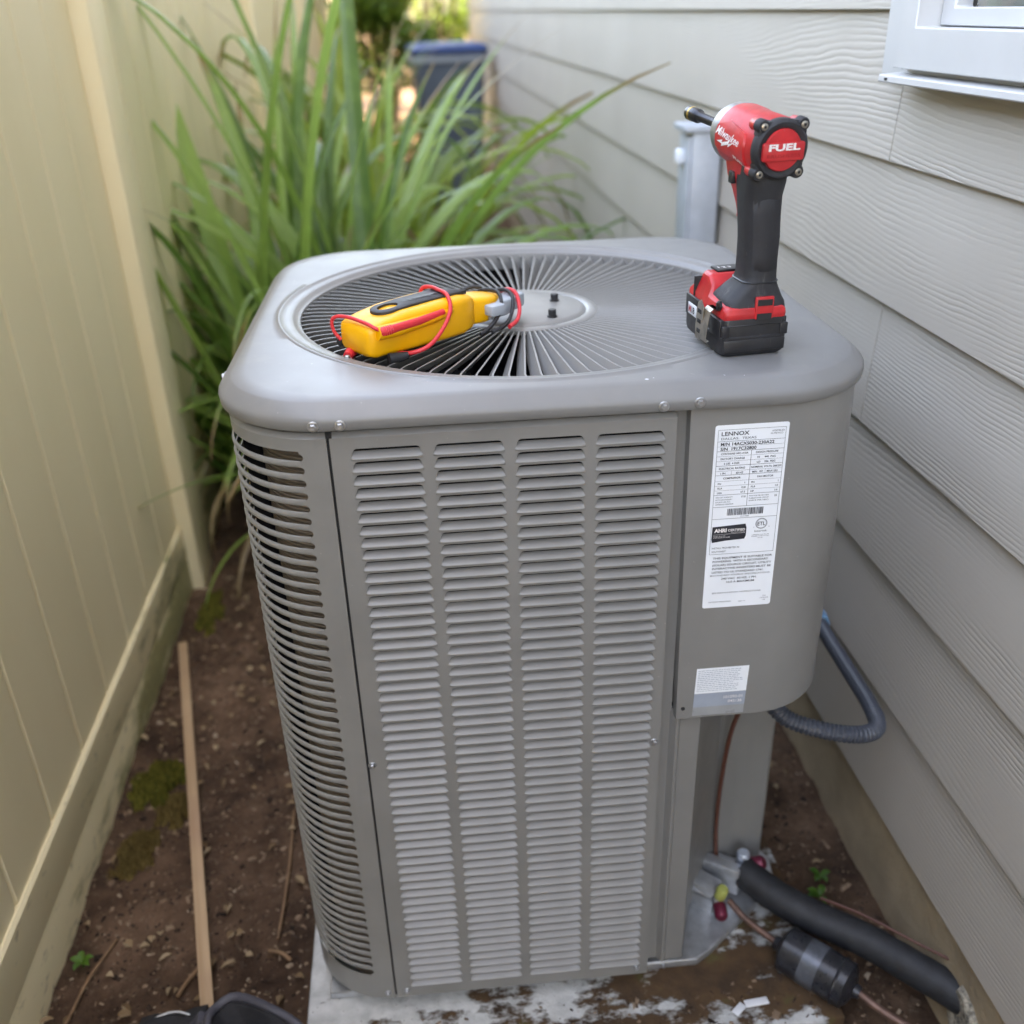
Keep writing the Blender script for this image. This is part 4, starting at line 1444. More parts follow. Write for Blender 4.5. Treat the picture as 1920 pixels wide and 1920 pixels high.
hs = [(0.150, 0.013, 0.049, 0.008, 0.036), (0.156, 0.010, 0.052, 0.006, 0.037), (0.172, 0.008, 0.054, 0.006, 0.036), (0.188, 0.010, 0.054, 0.007, 0.034), (0.203, 0.020, 0.053, 0.008, 0.031), (0.214, 0.032, 0.052, 0.010, 0.028)]
head.loft([sup(*s, 0.35) for s in hs])
head.build('head', 'yellow', cm, 50)
jaw = MB()
jaw.loft([sup(*s, 0.25) for s in ((0.176, 0.004, 0.020, 0.010, 0.027), (0.205, 0.008, 0.030, 0.009, 0.027), (0.225, 0.016, 0.044, 0.009, 0.026), (0.246, 0.022, 0.044, 0.010, 0.026), (0.249, 0.024, 0.042, 0.011, 0.025))])
jaw.build('jaw', 'grey_plastic', cm, 50)
tr = MB()
tr.box((0.181, 0.002, 0.022), (0.022, 0.016, 0.012), 0.002)
tr.build('trigger', 'grey_plastic', cm)
# black back strip with an oval hanging hole
st_ = MB()
ow, L0, L1 = 0.0165, 0.024, 0.150
outline = []
for i in range(13):
    t = pi/2+i*pi/12
    outline.append((L0+ow+ow*cos(t), 0.031+ow*sin(t)))
outline += [(0.043+0.006*i, 0.031-ow) for i in range(1, 5)]+[(L1-0.002, 0.031-ow*0.98), (L1-0.022, 0.031+ow)]+[(0.067-0.006*i, 0.031+ow) for i in range(0, 4)]
n = len(outline)
hol = []
for i in range(n):
    a, b2 = outline[i]
    ang = math.atan2(b2-0.031, a-0.045)
    hol.append((0.045+0.0135*cos(ang), 0.031+0.0088*sin(ang)))
ztop = lambda x: 0.0427+0.0040*min(1, max(0, (x-0.024)/0.06))
zz = []
for poly2, dz in ((outline, -0.003), (outline, 0.0010), ([(a, b2) for a, b2 in outline], 0.0016), (hol, 0.0018), (hol, -0.0022)):
    zz.append([Vector((a, b2, ztop(a)+dz)) for a, b2 in poly2])
zz[2] = [Vector((0.08+(p.x-0.08)*.985, 0.031+(p.y-0.031)*.94, p.z)) for p in zz[2]]
st_.loft(zz, caps=False)
cm.scale = (1.0, 1.04, 1.08)
sto = st_.build('back_strip', 'black_rubber', cm, 40)
tx = MB()
put_text(tx, '• Fieldpiece', 0.0078, lambda x, y: Vector((0.066+x, 0.0265+y, ztop(0.066+x)+0.0021)), 'L', bold=0.0002, fit=0.062)
tx.build('embossed_lettering', 'black_plastic', sto, smooth=0, fix=False)
# probe seated in the side groove
gvm = MB()
gvm.tube([(0.006, -0.0012, 0.0315), (0.03, -0.002, 0.031), (0.09, -0.001, 0.0335), (0.115, 0.0005, 0.0355)], [0.0075, 0.0078, 0.0062, 0.003], 10)
gvm.build('probe_groove', 'yellow', cm, 50).location = (0, -0.0005, -0.001)
pb = MB()
pb.tube([(0.007, -0.0045, 0.0325), (0.009, -0.0045, 0.0325), (0.020, -0.0045, 0.0322), (0.06, -0.0042, 0.0335), (0.098, -0.0022, 0.0362)], [0.0032, 0.0050, 0.0050, 0.0044, 0.0034], 12)
for i in range(4):
    x = 0.012+i*0.0028
    pb.tube([(x, -0.0045, 0.0323), (x+.0009, -0.0045, 0.0323), (x+.0018, -0.0045, 0.0323)], [0.0049, 0.0055, 0.0049], 12)
pb.build('test_probe', 'red_pale', cm, 50).location = (0, -0.0016, 0.0)
ld = MB()
ld.tube(spline([(0.012, -0.0045, 0.0325), (0.0045, -0.0025, 0.0360), (0.001, 0.008, 0.0395), (0.000, 0.026, 0.0405), (-0.002, 0.042, 0.0410), (-0.007, 0.056, 0.0400), (-0.0105, 0.0625, 0.035), (-0.010, 0.062, 0.024), (-0.005, 0.057, 0.014)], 8), 0.0021, 8)
ld.build('lead', 'red_pale', cm, 60)
ld = MB()
ld.tube(spline([(0.035, 0.006, 0.002), (0.044, -0.012, 0.004), (0.062, -0.021, 0.010), (0.086, -0.017, 0.023), (0.104, -0.009, 0.038), (0.114, 0.008, 0.0490), (0.119, 0.030, 0.0503), (0.122, 0.052, 0.0498), (0.120, 0.065, 0.045), (0.115, 0.066, 0.03), (0.11, 0.06, 0.012)], 8), 0.0024, 8)
ld.build('lead', 'red_pale', cm, 60)
for cpt, m_, r in (([(0.150, -0.006, 0.001), (0.168, -0.004, 0.006), (0.188, 0.000, 0.020), (0.200, 0.014, 0.0325), (0.205, 0.034, 0.0345), (0.200, 0.054, 0.030), (0.188, 0.062, 0.018)], 'black_rubber', 0.0024),
                   ([(0.165, -0.010, 0.001), (0.190, -0.006, 0.004), (0.210, 0.004, 0.013), (0.222, 0.016, 0.0265), (0.226, 0.034, 0.0310), (0.220, 0.052, 0.026), (0.206, 0.062, 0.014)], 'black_rubber', 0.0024),
                   ([(0.192, -0.011, 0.002), (0.212, -0.004, 0.006), (0.226, 0.008, 0.017), (0.233, 0.024, 0.0290), (0.232, 0.044, 0.0280), (0.222, 0.058, 0.018)], 'red_pale', 0.0026),
                   ([(0.060, 0.068, 0.0), (0.10, 0.072, 0.004), (0.16, 0.066, 0.022), (0.185, 0.058, 0.036), (0.2, 0.050, 0.036)], 'black_rubber', 0.0024)):
    ld = MB()
    ld.tube(spline(cpt, 7), r, 8)
    ld.build('lead', m_, cm, 60)
pl = MB()
pl.tube([(0.004, 0.046, 0.004), (-0.004, 0.042, 0.002), (-0.010, 0.038, 0.0005)], [0.006, 0.0062, 0.0055], 10)
pl.build('banana_plug', 'red_pale', cm, 40)
pl = MB()
pl.tube([(0.018, -0.003, 0.001), (0.03, -0.006, 0.0008), (0.04, -0.0085, 0.0015)], [0.006, 0.0055, 0.004], 10)
pl.tube([(-0.002, 0.066, 0.008), (0.02, 0.069, 0.014), (0.03, 0.070, 0.017)], [0.0045, 0.005, 0.004], 10)
pl.build('black_plug', 'black_rubber', cm, 40)

# ================================================================== IMPACT DRIVER on the cap
DF = Vector((-0.10, 0.995, 0)).normalized()
DR = Vector((DF.y, -DF.x, 0))
dloc = MR @ Vector((0.2167, -0.2268, CZ1+0.0006))
dv = thing('impact_driver', 'worn red and black cordless impact driver standing on its battery', 'power tool', dloc, math.atan2(-DF.x, DF.y)+PSI)
# local: x right, y forward, z up
bt = MB()
bt.loft([[Vector((a, b2, z)) for a, b2 in rrect(hx, hy, r, 4)] for hx, hy, r, z in
         ((0.0325, 0.0530, 0.007, 0.0), (0.0365, 0.0565, 0.008, 0.004), (0.0375, 0.0575, 0.008, 0.010), (0.0378, 0.0575, 0.008, 0.0215), (0.0360, 0.0560, 0.007, 0.0225), (0.0360, 0.0560, 0.007, 0.040), (0.0330, 0.054, 0.007, 0.0445))])
# raised border of the battery's back and sides
for sx in (-1, 1):
    bt.box((sx*0.0365, -0.036, 0.030), (0.0035, 0.030, 0.020), 0.001)
    bt.box((sx*0.0330, -0.0555, 0.0285), (0.009, 0.004, 0.013), 0.001)
    bt.box((sx*0.0372, 0.030, 0.034), (0.003, 0.045, 0.024), 0.001)
bt.box((0, -0.0570, 0.0125), (0.070, 0.0026, 0.013), 0.001)
bt.box((0, -0.0562, 0.0345), (0.066, 0.002, 0.0012), 0.0004)
bto = bt.build('battery', 'black_plastic', dv, 35)
bto.modifiers.new('edge', 'BEVEL').width = 0.0006
bdg = MB()
bdg.box((-0.03865, 0.030, 0.0310), (0.0012, 0.026, 0.013), 0.0004)
bdo = bdg.build('badge', 'label', bto)
tx = MB()
put_text(tx, 'M', 0.0075, lambda x, y: Vector((-0.0395, 0.0405-x, 0.0272+y)), 'L', bold=0.0004)
tx.build('red_lettering', 'red', bdo, smooth=0, fix=False)
tx = MB()
put_text(tx, '18', 0.0075, lambda x, y: Vector((-0.0395, 0.0310-x, 0.0272+y)), 'L', bold=0.0003)
tx.build('black_lettering', 'print_black', bdo, smooth=0, fix=False)
# red foot housing
ft = MB()
fprof = [(-0.0555, 0.0400), (-0.0570, 0.0455), (-0.0550, 0.0530), (-0.0400, 0.0560), (-0.004, 0.0575), (0.006, 0.0660), (0.016, 0.0745), (0.034, 0.0745), (0.046, 0.0650), (0.0560, 0.0500), (0.0560, 0.0430), (0.046, 0.0400)]
rings = []
for r, k, dz in ((-0.0355, 0.93, -0.006), (-0.0340, 0.98, -0.0022), (-0.0290, 1.0, 0.0), (0.0290, 1.0, 0.0), (0.0340, 0.98, -0.0022), (0.0355, 0.93, -0.006)):
    rings.append([Vector((r*(1.0 if q < 0.06 else 0.78), p*k, q+(dz if q > 0.05 else 0))) for p, q in fprof])
ft.loft(rings)
fto = ft.build('foot_housing', 'red', dv, 25)
fto.modifiers.new('edge', 'BEVEL').width = 0.0012
gp = MB()
gp.box((0, 0.0065, 0.060), (0.0735, 0.0016, 0.022), 0.0002)
gp.build('housing_seam', 'gap_black', dv).location = (0, 0.028, -0.003)
ltc = MB()
ltc.box((0, 0, 0), (0.0205, 0.004, 0.024), 0.001)
lo = ltc.build('rear_catch', 'red', dv)
lo.location = (0.0085, -0.0560, 0.0525)
for z in (0.0585, 0.0435):
    MB().box((0, -0.0018, z-0.0525), (0.0165, 0.002, 0.0065)).build('catch_slot', 'gap_black', lo)
pnl = MB()
pnl.box((0.004, 0.030, 0.0758), (0.040, 0.022, 0.003), 0.001)
pno = pnl.build('mode_panel', 'black_plastic', dv)
tx = MB()
put_text(tx, '1 2 3', 0.006, lambda x, y: Vector((-0.012+x, 0.026+y, 0.0776)), 'L', bold=0.0003)
tx.build('lettering', 'print_white', pno, smooth=0, fix=False)
# rubber grip with its flared skirt
gr = MB()
gsec = [  # z, centre x, centre y, half x, half y
    (0.0495, 0.003, -0.0240, 0.0345, 0.0310, 0.012), (0.0560, 0.003, -0.0235, 0.0335, 0.0300, 0.012), (0.0600, 0.0035, -0.0235, 0.0310, 0.0280, 0.012), (0.0690, 0.006, -0.0240, 0.0250, 0.0255, 0.013),
    (0.0760, 0.009, -0.0245, 0.0198, 0.0240, 0.014), (0.0830, 0.0095, -0.0250, 0.0188, 0.0232, 0.0145), (0.1000, 0.0090, -0.0255, 0.0188, 0.0225, 0.0145), (0.1220, 0.0085, -0.0265, 0.0194, 0.0222, 0.0148), (0.1450, 0.0065, -0.0270, 0.0198, 0.0222, 0.0148),
    (0.1650, 0.0050, -0.0275, 0.0205, 0.0230, 0.015), (0.1800, 0.0050, -0.0285, 0.0215, 0.0260, 0.015), (0.1950, 0.0050, -0.0270, 0.0225, 0.0260, 0.015)]
gr.loft([[Vector((cx+a, cy+b2, z)) for a, b2 in rrect(hx, hy, r, 5)] for z, cx, cy, hx, hy, r in gsec])
gro = gr.build('grip', 'grip_rubber', dv, 60)
gpn = MB()
for z, cx, hx in ((0.0880, 0.0095, 0.0130), (0.0895, 0.0095, 0.0142), (0.105, 0.0090, 0.0146), (0.122, 0.0085, 0.0150), (0.145, 0.0065, 0.0154), (0.1620, 0.0055, 0.0158), (0.1640, 0.0055, 0.0146)):
    pass
zz_ = [(0.0880, 0.0095, 0.0130, 0.0), (0.0895, 0.0095, 0.0142, 0.0011), (0.105, 0.0090, 0.0146, 0.0013), (0.122, 0.0085, 0.0150, 0.0013), (0.145, 0.0065, 0.0154, 0.0013), (0.1620, 0.0055, 0.0158, 0.0011), (0.1640, 0.0055, 0.0146, 0.0)]
def back_y(z):
    for (za, _, ya, _, ha, _), (zb_, _, yb_, _, hb_, _) in zip(gsec, gsec[1:]):
        if za <= z <= zb_:
            t = (z-za)/(zb_-za)
            return (ya-ha)*(1-t)+(yb_-hb_)*t
    return -0.05
gpn.grid([[Vector((cx+hx*u, back_y(z)+0.0125*(1-sqrt(max(0, 1-(u*.78)**2)))*1.0-o_*(1 if abs(u) < .99 else 0)+0.0002, z)) for u in (-1, -.96, -.7, -.35, 0, .35, .7, .96, 1)] for z, cx, hx, o_ in zz_])
gpn.build('grip_panel', 'grip_rubber', gro, 40)
rg = MB()
for z0 in (0.0772,):
    rg.loft([[Vector((0.0092+a, -0.0246+b2, z)) for a, b2 in rrect(0.0202+e, 0.0244+e, 0.0145, 5)] for z, e in ((z0-.0008, 0), (z0, .0006), (z0+.0008, 0))])
rg.build('grip_collar', 'black_plastic', gro, 60)
# head
HD = Vector((-0.07, 1.0, 0.075)).normalized()
HQ = HD.to_track_quat('Z', 'Y').to_matrix().to_4x4()
HS = Vector((0.0088, -0.0600, 0.2125))
# own frame: z along the axis forward, x right, y up
zx = HD
xx = Vector((1, 0, 0)); xx = (xx-zx*xx.dot(zx)).normalized()
yy = zx.cross(xx) if zx.cross(xx).z > 0 else -zx.cross(xx)
HM = Matrix(((xx.x, yy.x, zx.x, HS.x), (xx.y, yy.y, zx.y, HS.y), (xx.z, yy.z, zx.z, HS.z), (0, 0, 0, 1)))
hm = lambda x, y, z: HM @ Vector((x, y, z))
hd = MB()
hd.lathe([(0.0280, 0.006), (0.0300, 0.010), (0.0300, 0.050), (0.0312, 0.060), (0.0315, 0.078), (0.0305, 0.086)], 36, HM)
for a, b2 in ((-0.0215, 0.0225), (0.0215, 0.0225), (-0.0215, -0.0225), (0.0215, -0.0225)):
    hd.tube([hm(a, b2, 0.004), hm(a*.98, b2*.98, 0.020), hm(a*.8, b2*.8, 0.034)], [0.0062, 0.0060, 0.0025], 10)
# belly below the barrel that carries the grip and trigger
hd.loft([[Vector((cx+a, cy+b2, z)) for a, b2 in rrect(hx, hy, r, 4)] for z, cx, cy, hx, hy, r in
         ((0.135, 0.004, 0.000, 0.0085, 0.0035, 0.003), (0.152, 0.004, -0.002, 0.0120, 0.0075, 0.005), (0.168, 0.004, -0.006, 0.0170, 0.0150, 0.008), (0.182, 0.004, -0.008, 0.0205, 0.0260, 0.010), (0.200, 0.004, -0.008, 0.0225, 0.0300, 0.010))])
hdo = hd.build('head_housing', 'red', dv, 40)
gc = MB()
gc.lathe([(0.0306, 0.084), (0.0310, 0.090), (0.0300, 0.097), (0.0270, 0.106), (0.0215, 0.114), (0.0150, 0.119), (0.0150, 0.121)], 36, HM)
gc.build('gear_case', 'alu', dv, 40)
bk = MB()
bk.loft([[hm(a*k, b2*k, z) for a, b2 in rrect(0.0262, 0.0268, 0.011, 5)] for k, z in ((0.93, -0.0012), (1.0, 0.0006), (1.0, 0.0100), (0.96, 0.0115))])
bk.lathe([(0.0170, 0.001), (0.0215, -0.0030), (0.0262, -0.0035), (0.0290, -0.0005), (0.0295, 0.006), (0.0285, 0.011)], 40, HM, caps=False)
for a, b2 in ((-0.0215, 0.0225), (0.0215, 0.0225), (-0.0215, -0.0225), (0.0215, -0.0225)):
    bk.tube([hm(a, b2, -0.0015), hm(a, b2, 0.0005), hm(a, b2, 0.009)], [0.0058, 0.0068, 0.0068], 14)
bko = bk.build('rear_bumper', 'grip_rubber', dv, 45)
for a, b2 in ((-0.0215, 0.0225), (0.0215, 0.0225), (-0.0215, -0.0225), (0.0215, -0.0225)):
    s = MB().tube([hm(a, b2, -0.0012), hm(a, b2, -0.0026), hm(a, b2, -0.0032)], [0.0036, 0.0036, 0.0024], 10)
    s.build('bumper_screw', 'clip', bko, 40)
    s = MB().tube([hm(a, b2, -0.0030), hm(a, b2, -0.0034)], 0.0016, 6)
    s.build('screw_socket', 'gap_black', bko, 40)
disc = MB()
disc.lathe([(0.0, 0.0), (0.0188, 0.0), (0.0205, -0.0026), (0.0196, -0.0046), (0.0172, -0.0050), (0.0, -0.0052)], 40, HM, caps=False)
bar = []
for k, z in ((1.0, -0.0020), (1.0, -0.0062), (0.96, -0.0068)):
    bar.append([hm(a*k, b2*k-0.001, z) for a, b2 in rrect(0.0225, 0.0088, 0.0025, 4)])
disc.loft(bar)
dso = disc.build('rear_disc', 'red', bko, 40)
tx = MB()
put_text(tx, 'FUEL', 0.0062, lambda x, y: hm(x, y+0.0005, -0.0071), 'C', bold=0.00035, fit=0.034, shear=0.0)
tx.build('lettering', 'print_white', bko, smooth=0, fix=False)
tx = MB()
put_text(tx, 'BRUSHLESS', 0.0032, lambda x, y: hm(x, y-0.0062, -0.0071), 'C', fit=0.036)
tx.build('lettering', 'print_tint', bko, smooth=0, fix=False)
# bit holder and driver
ck = MB()
ck.lathe([(0.0125, 0.118), (0.0130, 0.128), (0.0110, 0.131), (0.0095, 0.131)], 24, HM)
cko = ck.build('collet', 'dark_steel', dv, 40)
bit = MB()
bit.lathe([(0.0058, 0.128), (0.0058, 0.142)], 6, HM)
bit.build('bit_shank', 'zinc', cko, 30)
bit = MB()
bit.lathe([(0.0052, 0.140), (0.0052, 0.190), (0.0066, 0.193), (0.0078, 0.195), (0.0080, 0.206), (0.0080, 0.209)], 20, HM)
bit.build('nut_driver', 'dark_steel', cko, 40)
bit = MB()
bit.lathe([(0.0081, 0.2085), (0.0083, 0.2095), (0.0083, 0.2115), (0.0081, 0.2125)], 20, HM)
bit.build('brass_ring', 'brass', cko, 40)
bit = MB()
bit.lathe([(0.0080, 0.2120), (0.0080, 0.219), (0.0070, 0.222), (0.0045, 0.222), (0.0045, 0.214)], 20, HM)
bit.build('socket', 'dark_steel', cko, 40)
# side nameplate lozenge, lettering and selector button (left side)
def side(x_ang, z, rad=0.0318):
    """point on the barrel: angle from straight left (0) up (+), z along the axis"""
    return hm(-rad*cos(x_ang), rad*sin(x_ang), z)
sd = MB()
lz = [(0.018, 0.10), (0.022, 0.42), (0.058, 0.62), (0.084, 0.40), (0.084, -0.30), (0.060, -0.48), (0.020, -0.62)]
cen = (0.05, 0.0)
for f0, f1, r0, r1 in ((1.0, 0.97, 0.0300, 0.0322), (0.97, 0.0, 0.0322, 0.0322)):
    ring0, ring1 = [], []
    dense = []
    for (a, b2), (c, d_) in zip(lz, lz[1:]+lz[:1]):
        dense += [(a+(c-a)*i/4, b2+(d_-b2)*i/4) for i in range(4)]
    if f1 > 0:
        sd.loft([[side(cen[1]+(b2-cen[1])*f, cen[0]+(a-cen[0])*f, r) for a, b2 in dense] for f, r in ((f0, r0), (f1, r1))], caps=False)
    else:
        sd.loft([[side(cen[1]+(b2-cen[1])*f, cen[0]+(a-cen[0])*f, r0) for a, b2 in dense] for f in (0.97, 0.7, 0.4, 0.05)], caps=False)
sdo = sd.build('nameplate', 'red', hdo, 50)
tx = MB()
fnS = lambda u, v, r=0.0325: side(v/0.032, u, r)
put_text(tx, 'Milwaukee', 0.0085, lambda x, y: fnS(0.082-x, 0.0040+y-0.10*x), 'L', shear=0.45, bold=0.00012, fit=0.054)
bolt = [(0.078, -0.0030), (0.064, 0.0000), (0.066, -0.0030), (0.048, 0.0012), (0.050, -0.0018), (0.038, 0.0010), (0.052, -0.0055), (0.051, -0.0028), (0.068, -0.0072), (0.066, -0.0042)]
tx.add([fnS(a, b2) for a, b2 in bolt], [tuple(range(len(bolt)))])
put_text(tx, 'FUEL', 0.0036, lambda x, y: fnS(0.042-x, -0.0145+y-0.28*x), 'L', bold=0.0002, fit=0.020)
tx.build('lettering', 'print_white', hdo, smooth=0, fix=False)
sel = MB().box((-0.0172, -0.0060, 0.1805), (0.006, 0.010, 0.0125), 0.0015).build('selector_button', 'black_plastic', hdo)
tg = MB()
tg.loft([[Vector((0.004+a, cy+b2, z)) for a, b2 in rrect(0.0085, 0.0070, 0.004, 4)] for z, cy in ((0.138, 0.002), (0.146, 0.0005), (0.160, 0.002), (0.175, 0.007))])
tg.build('trigger', 'red', dv, 50)
# belt clip: bent steel strip on the left of the foot
bcx = MB()
cl_prof = [(-0.0350, -0.030, 0.0500), (-0.0405, -0.030, 0.0500), (-0.0440, -0.030, 0.0470), (-0.0455, -0.030, 0.0400), (-0.0475, -0.029, 0.018), (-0.0460, -0.028, 0.0125), (-0.0430, -0.027, 0.0135)]
w0 = 0.0085
outer = []
for th in (0.0, 0.0011):
    outer.append([[Vector((x-th, y+s*w0, z)) for s in (-1, 1)] for x, y, z in cl_prof])
rings = [[a[0], a[1], b2[1], b2[0]] for a, b2 in zip(outer[0], outer[1])]
bcx.loft(rings)
# tongue leaning forward, rounded top, two slots
to_ = [(-0.018, 0.010), (-0.022, 0.022), (-0.026, 0.040), (-0.024, 0.050), (-0.017, 0.0555), (-0.009, 0.051), (-0.006, 0.040), (-0.004, 0.022), (-0.006, 0.010)]
bcx.prism(to_, -0.0476, -0.0465, lambda a, b2, h: Vector((h, a, b2)))
bco = bcx.build('belt_clip', 'clip', dv, 30)
for z in (0.042, 0.031, 0.020):
    MB().box((-0.04775, -0.0145, z), (0.0008, 0.010, 0.0045), 0.0003).build('clip_slot', 'gap_black', bco)
cs = MB().tube([(-0.0350, -0.040, 0.0535), (-0.0372, -0.040, 0.0540), (-0.0385, -0.040, 0.0540)], [0.0058, 0.0055, 0.003], 12)
cs.build('clip_screw', 'dark_steel', dv, 40)

# ================================================================== ORNAMENTAL GRASS behind the unit
def blade_mesh(seed, mat='leaf'):
    r = random.Random(seed)
    L = r.uniform(1.15, 1.75)
    W_ = r.uniform(0.017, 0.031)
    th0 = r.uniform(0.03, 0.12)
    bend = r.choice((r.uniform(0.5, 1.0), r.uniform(1.7, 2.7), r.uniform(2.3, 3.0), r.uniform(2.3, 3.1)))
    pw = r.uniform(1.6, 3.2)
    n = 18
    mb = MB()
    rows = []
    x = z = 0.0
    tw = r.uniform(-0.8, 0.8)
    for i in range(n+1):
        t = i/n
        th = th0+bend*t**pw
        if i:
            x += sin(th)*L/n
            z += cos(th)*L/n
        w = W_*min(1, 0.55+t*3)*max(0.03, (1-t**2.2))**0.75
        fold = 0.35*w
        a = tw*t
        side_ = Vector((sin(th)*0, cos(a), 0))+Vector((cos(th)*sin(a), 0, -sin(th)*sin(a)))
        nrm = Vector((cos(th), 0, -sin(th)))
        c = Vector((x, 0, z))
        rows.append([c-side_*w+nrm*fold, c-side_*w*.08, c+side_*w*.08, c+side_*w+nrm*fold])
    mb.grid(rows)
    me = mb.mesh('leaf', mat, 60)
    at = me.attributes.new('along', 'FLOAT', 'POINT')
    at.data.foreach_set('value', [(q//4)/n for q in range(len(me.vertices))])
    return me
VAR = [blade_mesh(100+i) for i in range(26)]
VAR3 = [blade_mesh(500+i, 'leaf_dry') for i in range(6)]
VAR2 = [blade_mesh(300+i, 'leaf_sun_tint') for i in range(16)]
def clump(name, label, base, n, seed, spread, kmin, kmax, tilt=0.75, VAR=VAR):
    r = random.Random(seed)
    t = thing(name, label, 'ornamental grass', base, 0)
    for i in range(n):
        dead = r.random() < 0.07
        o = link('leaf', VAR3[r.randrange(6)] if dead else VAR[r.randrange(len(VAR))], t)
        az = r.uniform(0, 2*pi)
        rad = spread*sqrt(r.random())
        reach = 0.55 if sin(az) < -0.35 and abs(cos(az)) < 0.8 else (0.86 if cos(az) > 0.40 else 1.0)
        a2 = r.uniform(0, 2*pi)
        o.location = (rad*cos(a2), rad*sin(a2), 0)
        k = r.uniform(kmin, kmax)*(0.7 if dead else 1)*reach
        o.scale = (k, k*r.uniform(.85, 1.15), k)
        o.rotation_euler = (Matrix.Rotation(az, 3, 'Z') @ Matrix.Rotation(tilt*r.random()**1.2, 3, 'Y')).to_euler()
    return t
clump('ornamental_grass', 'large clump of arching strap leaves rising behind the unit beside the fence', (-0.45, 1.50, gz(-0.45, 1.50)-0.01), 300, 29, 0.22, 0.80, 1.36, 1.0)
clump('ornamental_grass', 'taller grass clump further back, sunlight put into its yellow green leaf colour', (-0.26, 2.7, gz(-0.26, 2.7)-0.01), 110, 23, 0.18, 0.9, 1.3, 0.42, VAR2)

clump('ornamental_grass', 'farthest grass clump beside the bin, sunlight put into its pale green leaf colour', (-0.45, 4.3, gz(-0.45, 4.3)-0.01), 95, 19, 0.20, 0.95, 1.40, 0.30, VAR2)

# ================================================================== BINS AT THE FAR END
def bin_(label, loc, rz, hgt, wide, lidmat):
    t = thing('wheeled_bin', label, 'bin', loc, rz)
    b2 = MB()
    b2.loft([[Vector((a, c, z)) for a, c in rrect(wide/2*k, wide*.55*k, 0.05, 4)] for k, z in ((0.78, 0.03), (0.80, 0.06), (0.97, hgt-.14), (1.0, hgt-.12))])
    b2.build('body', 'bin_body', t, 40)
    b2 = MB()
    b2.loft([[Vector((a, c, z)) for a, c in rrect(wide/2*k, wide*.55*k, 0.05, 4)] for k, z in ((1.0, hgt-.12), (1.06, hgt-.115), (1.06, hgt-.07), (1.0, hgt-.065))])
    b2.build('rim', 'bin_rim', t, 40)
    b2 = MB()
    b2.loft([[Vector((a, c-.01, z)) for a, c in rrect(wide/2*k, wide*.57*k, 0.06, 4)] for k, z in ((1.06, hgt-.064), (1.08, hgt-.035), (1.02, hgt-.012), (.8, hgt))])
    lo = b2.build('lid', lidmat, t, 40)
    b2 = MB().tube([(-wide*.35, wide*.63, hgt-.08), (0, wide*.65, hgt-.07), (wide*.35, wide*.63, hgt-.08)], 0.016, 10)
    b2.build('handle', lidmat, t, 50)
    for s in (-1, 1):
        w = MB().lathe([(0.02, -.025), (0.1, -.025), (0.105, -.01), (0.105, .01), (0.1, .025), (0.02, .025)], 20, Matrix.Translation((s*wide*.47, wide*.44, 0.105)) @ Matrix.Rotation(pi/2, 4, 'Y'))
        w.build('wheel', 'tyre', t, 40)
bin_('slate blue wheeled bin with bright blue lid standing by the far house corner', (0.185, 6.35, ZG), 0.06, 1.10, 0.50, 'bin_lid')

# ================================================================== SHRUBS FAR BEHIND
def shrub(label, loc, hgt, wid, n, seed):
    r = random.Random(seed)
    t = thing('garden_shrub', label, 'shrub', loc, 0, 'shrubs beyond the alley')
    tr = MB()
    for k in range(5):
        a = 2*pi*k/5+r.random()
        tr.tube(spline([(0, 0, -0.03), (0.1*cos(a)*wid, 0.1*sin(a)*wid, hgt*.3), (0.3*cos(a)*wid, 0.3*sin(a)*wid, hgt*.72)], 4), [0.035-0.0032*i for i in range(9)], 7)
    tr.build('trunk', 'trunk', t, 60)
    cr = MB()
    blobs = [(Vector((r.uniform(-.5, .5)*wid, r.uniform(-.5, .5)*wid, hgt*r.uniform(.25, .92))), wid*r.uniform(.14, .34)) for _ in range(16)]
    for i in range(n):
        c, rad = r.choice(blobs)
        d = Vector((r.gauss(0, 1), r.gauss(0, 1), r.gauss(0, .8)))
        d = d.normalized()*rad*r.random()**.45
        p = c+d
        if p.z < 0.05:
            continue
        L = r.uniform(.045, .10)
        M3 = Matrix.Rotation(r.uniform(0, 6.28), 3, 'Z') @ Matrix.Rotation(r.uniform(-.9, .9), 3, 'X') @ Matrix.Rotation(r.uniform(-.5, .5), 3, 'Y')
        cr.add([p+M3 @ Vector(q) for q in ((0, 0, 0), (L*.35, L*.45, L*.05), (0, L, 0), (-L*.35, L*.45, L*.05))], [(0, 1, 2, 3)])
    cr.build('crown', 'leaf_far', t, 0, fix=False)
shrub('dense leafy shrub behind the wheeled bins at the end of the alley', (0.25, 11.2, ZG), 3.4, 1.9, 9000, 31)
shrub('bright bushy shrub filling the gap between fence and bin', (-0.32, 8.0, ZG), 2.5, 0.85, 7000, 51)
shrub('leafy shrub at the end of the alley close to the fence', (-0.25, 12.4, ZG), 3.0, 1.7, 7000, 32)
shrub('sunlit shrub past the house corner on the far right', (1.75, 11.6, ZG), 3.2, 1.7, 7000, 33)
shrub('tall backing shrub behind the other shrubs beyond the alley', (0.4, 14.5, ZG), 4.4, 2.6, 11000, 34)

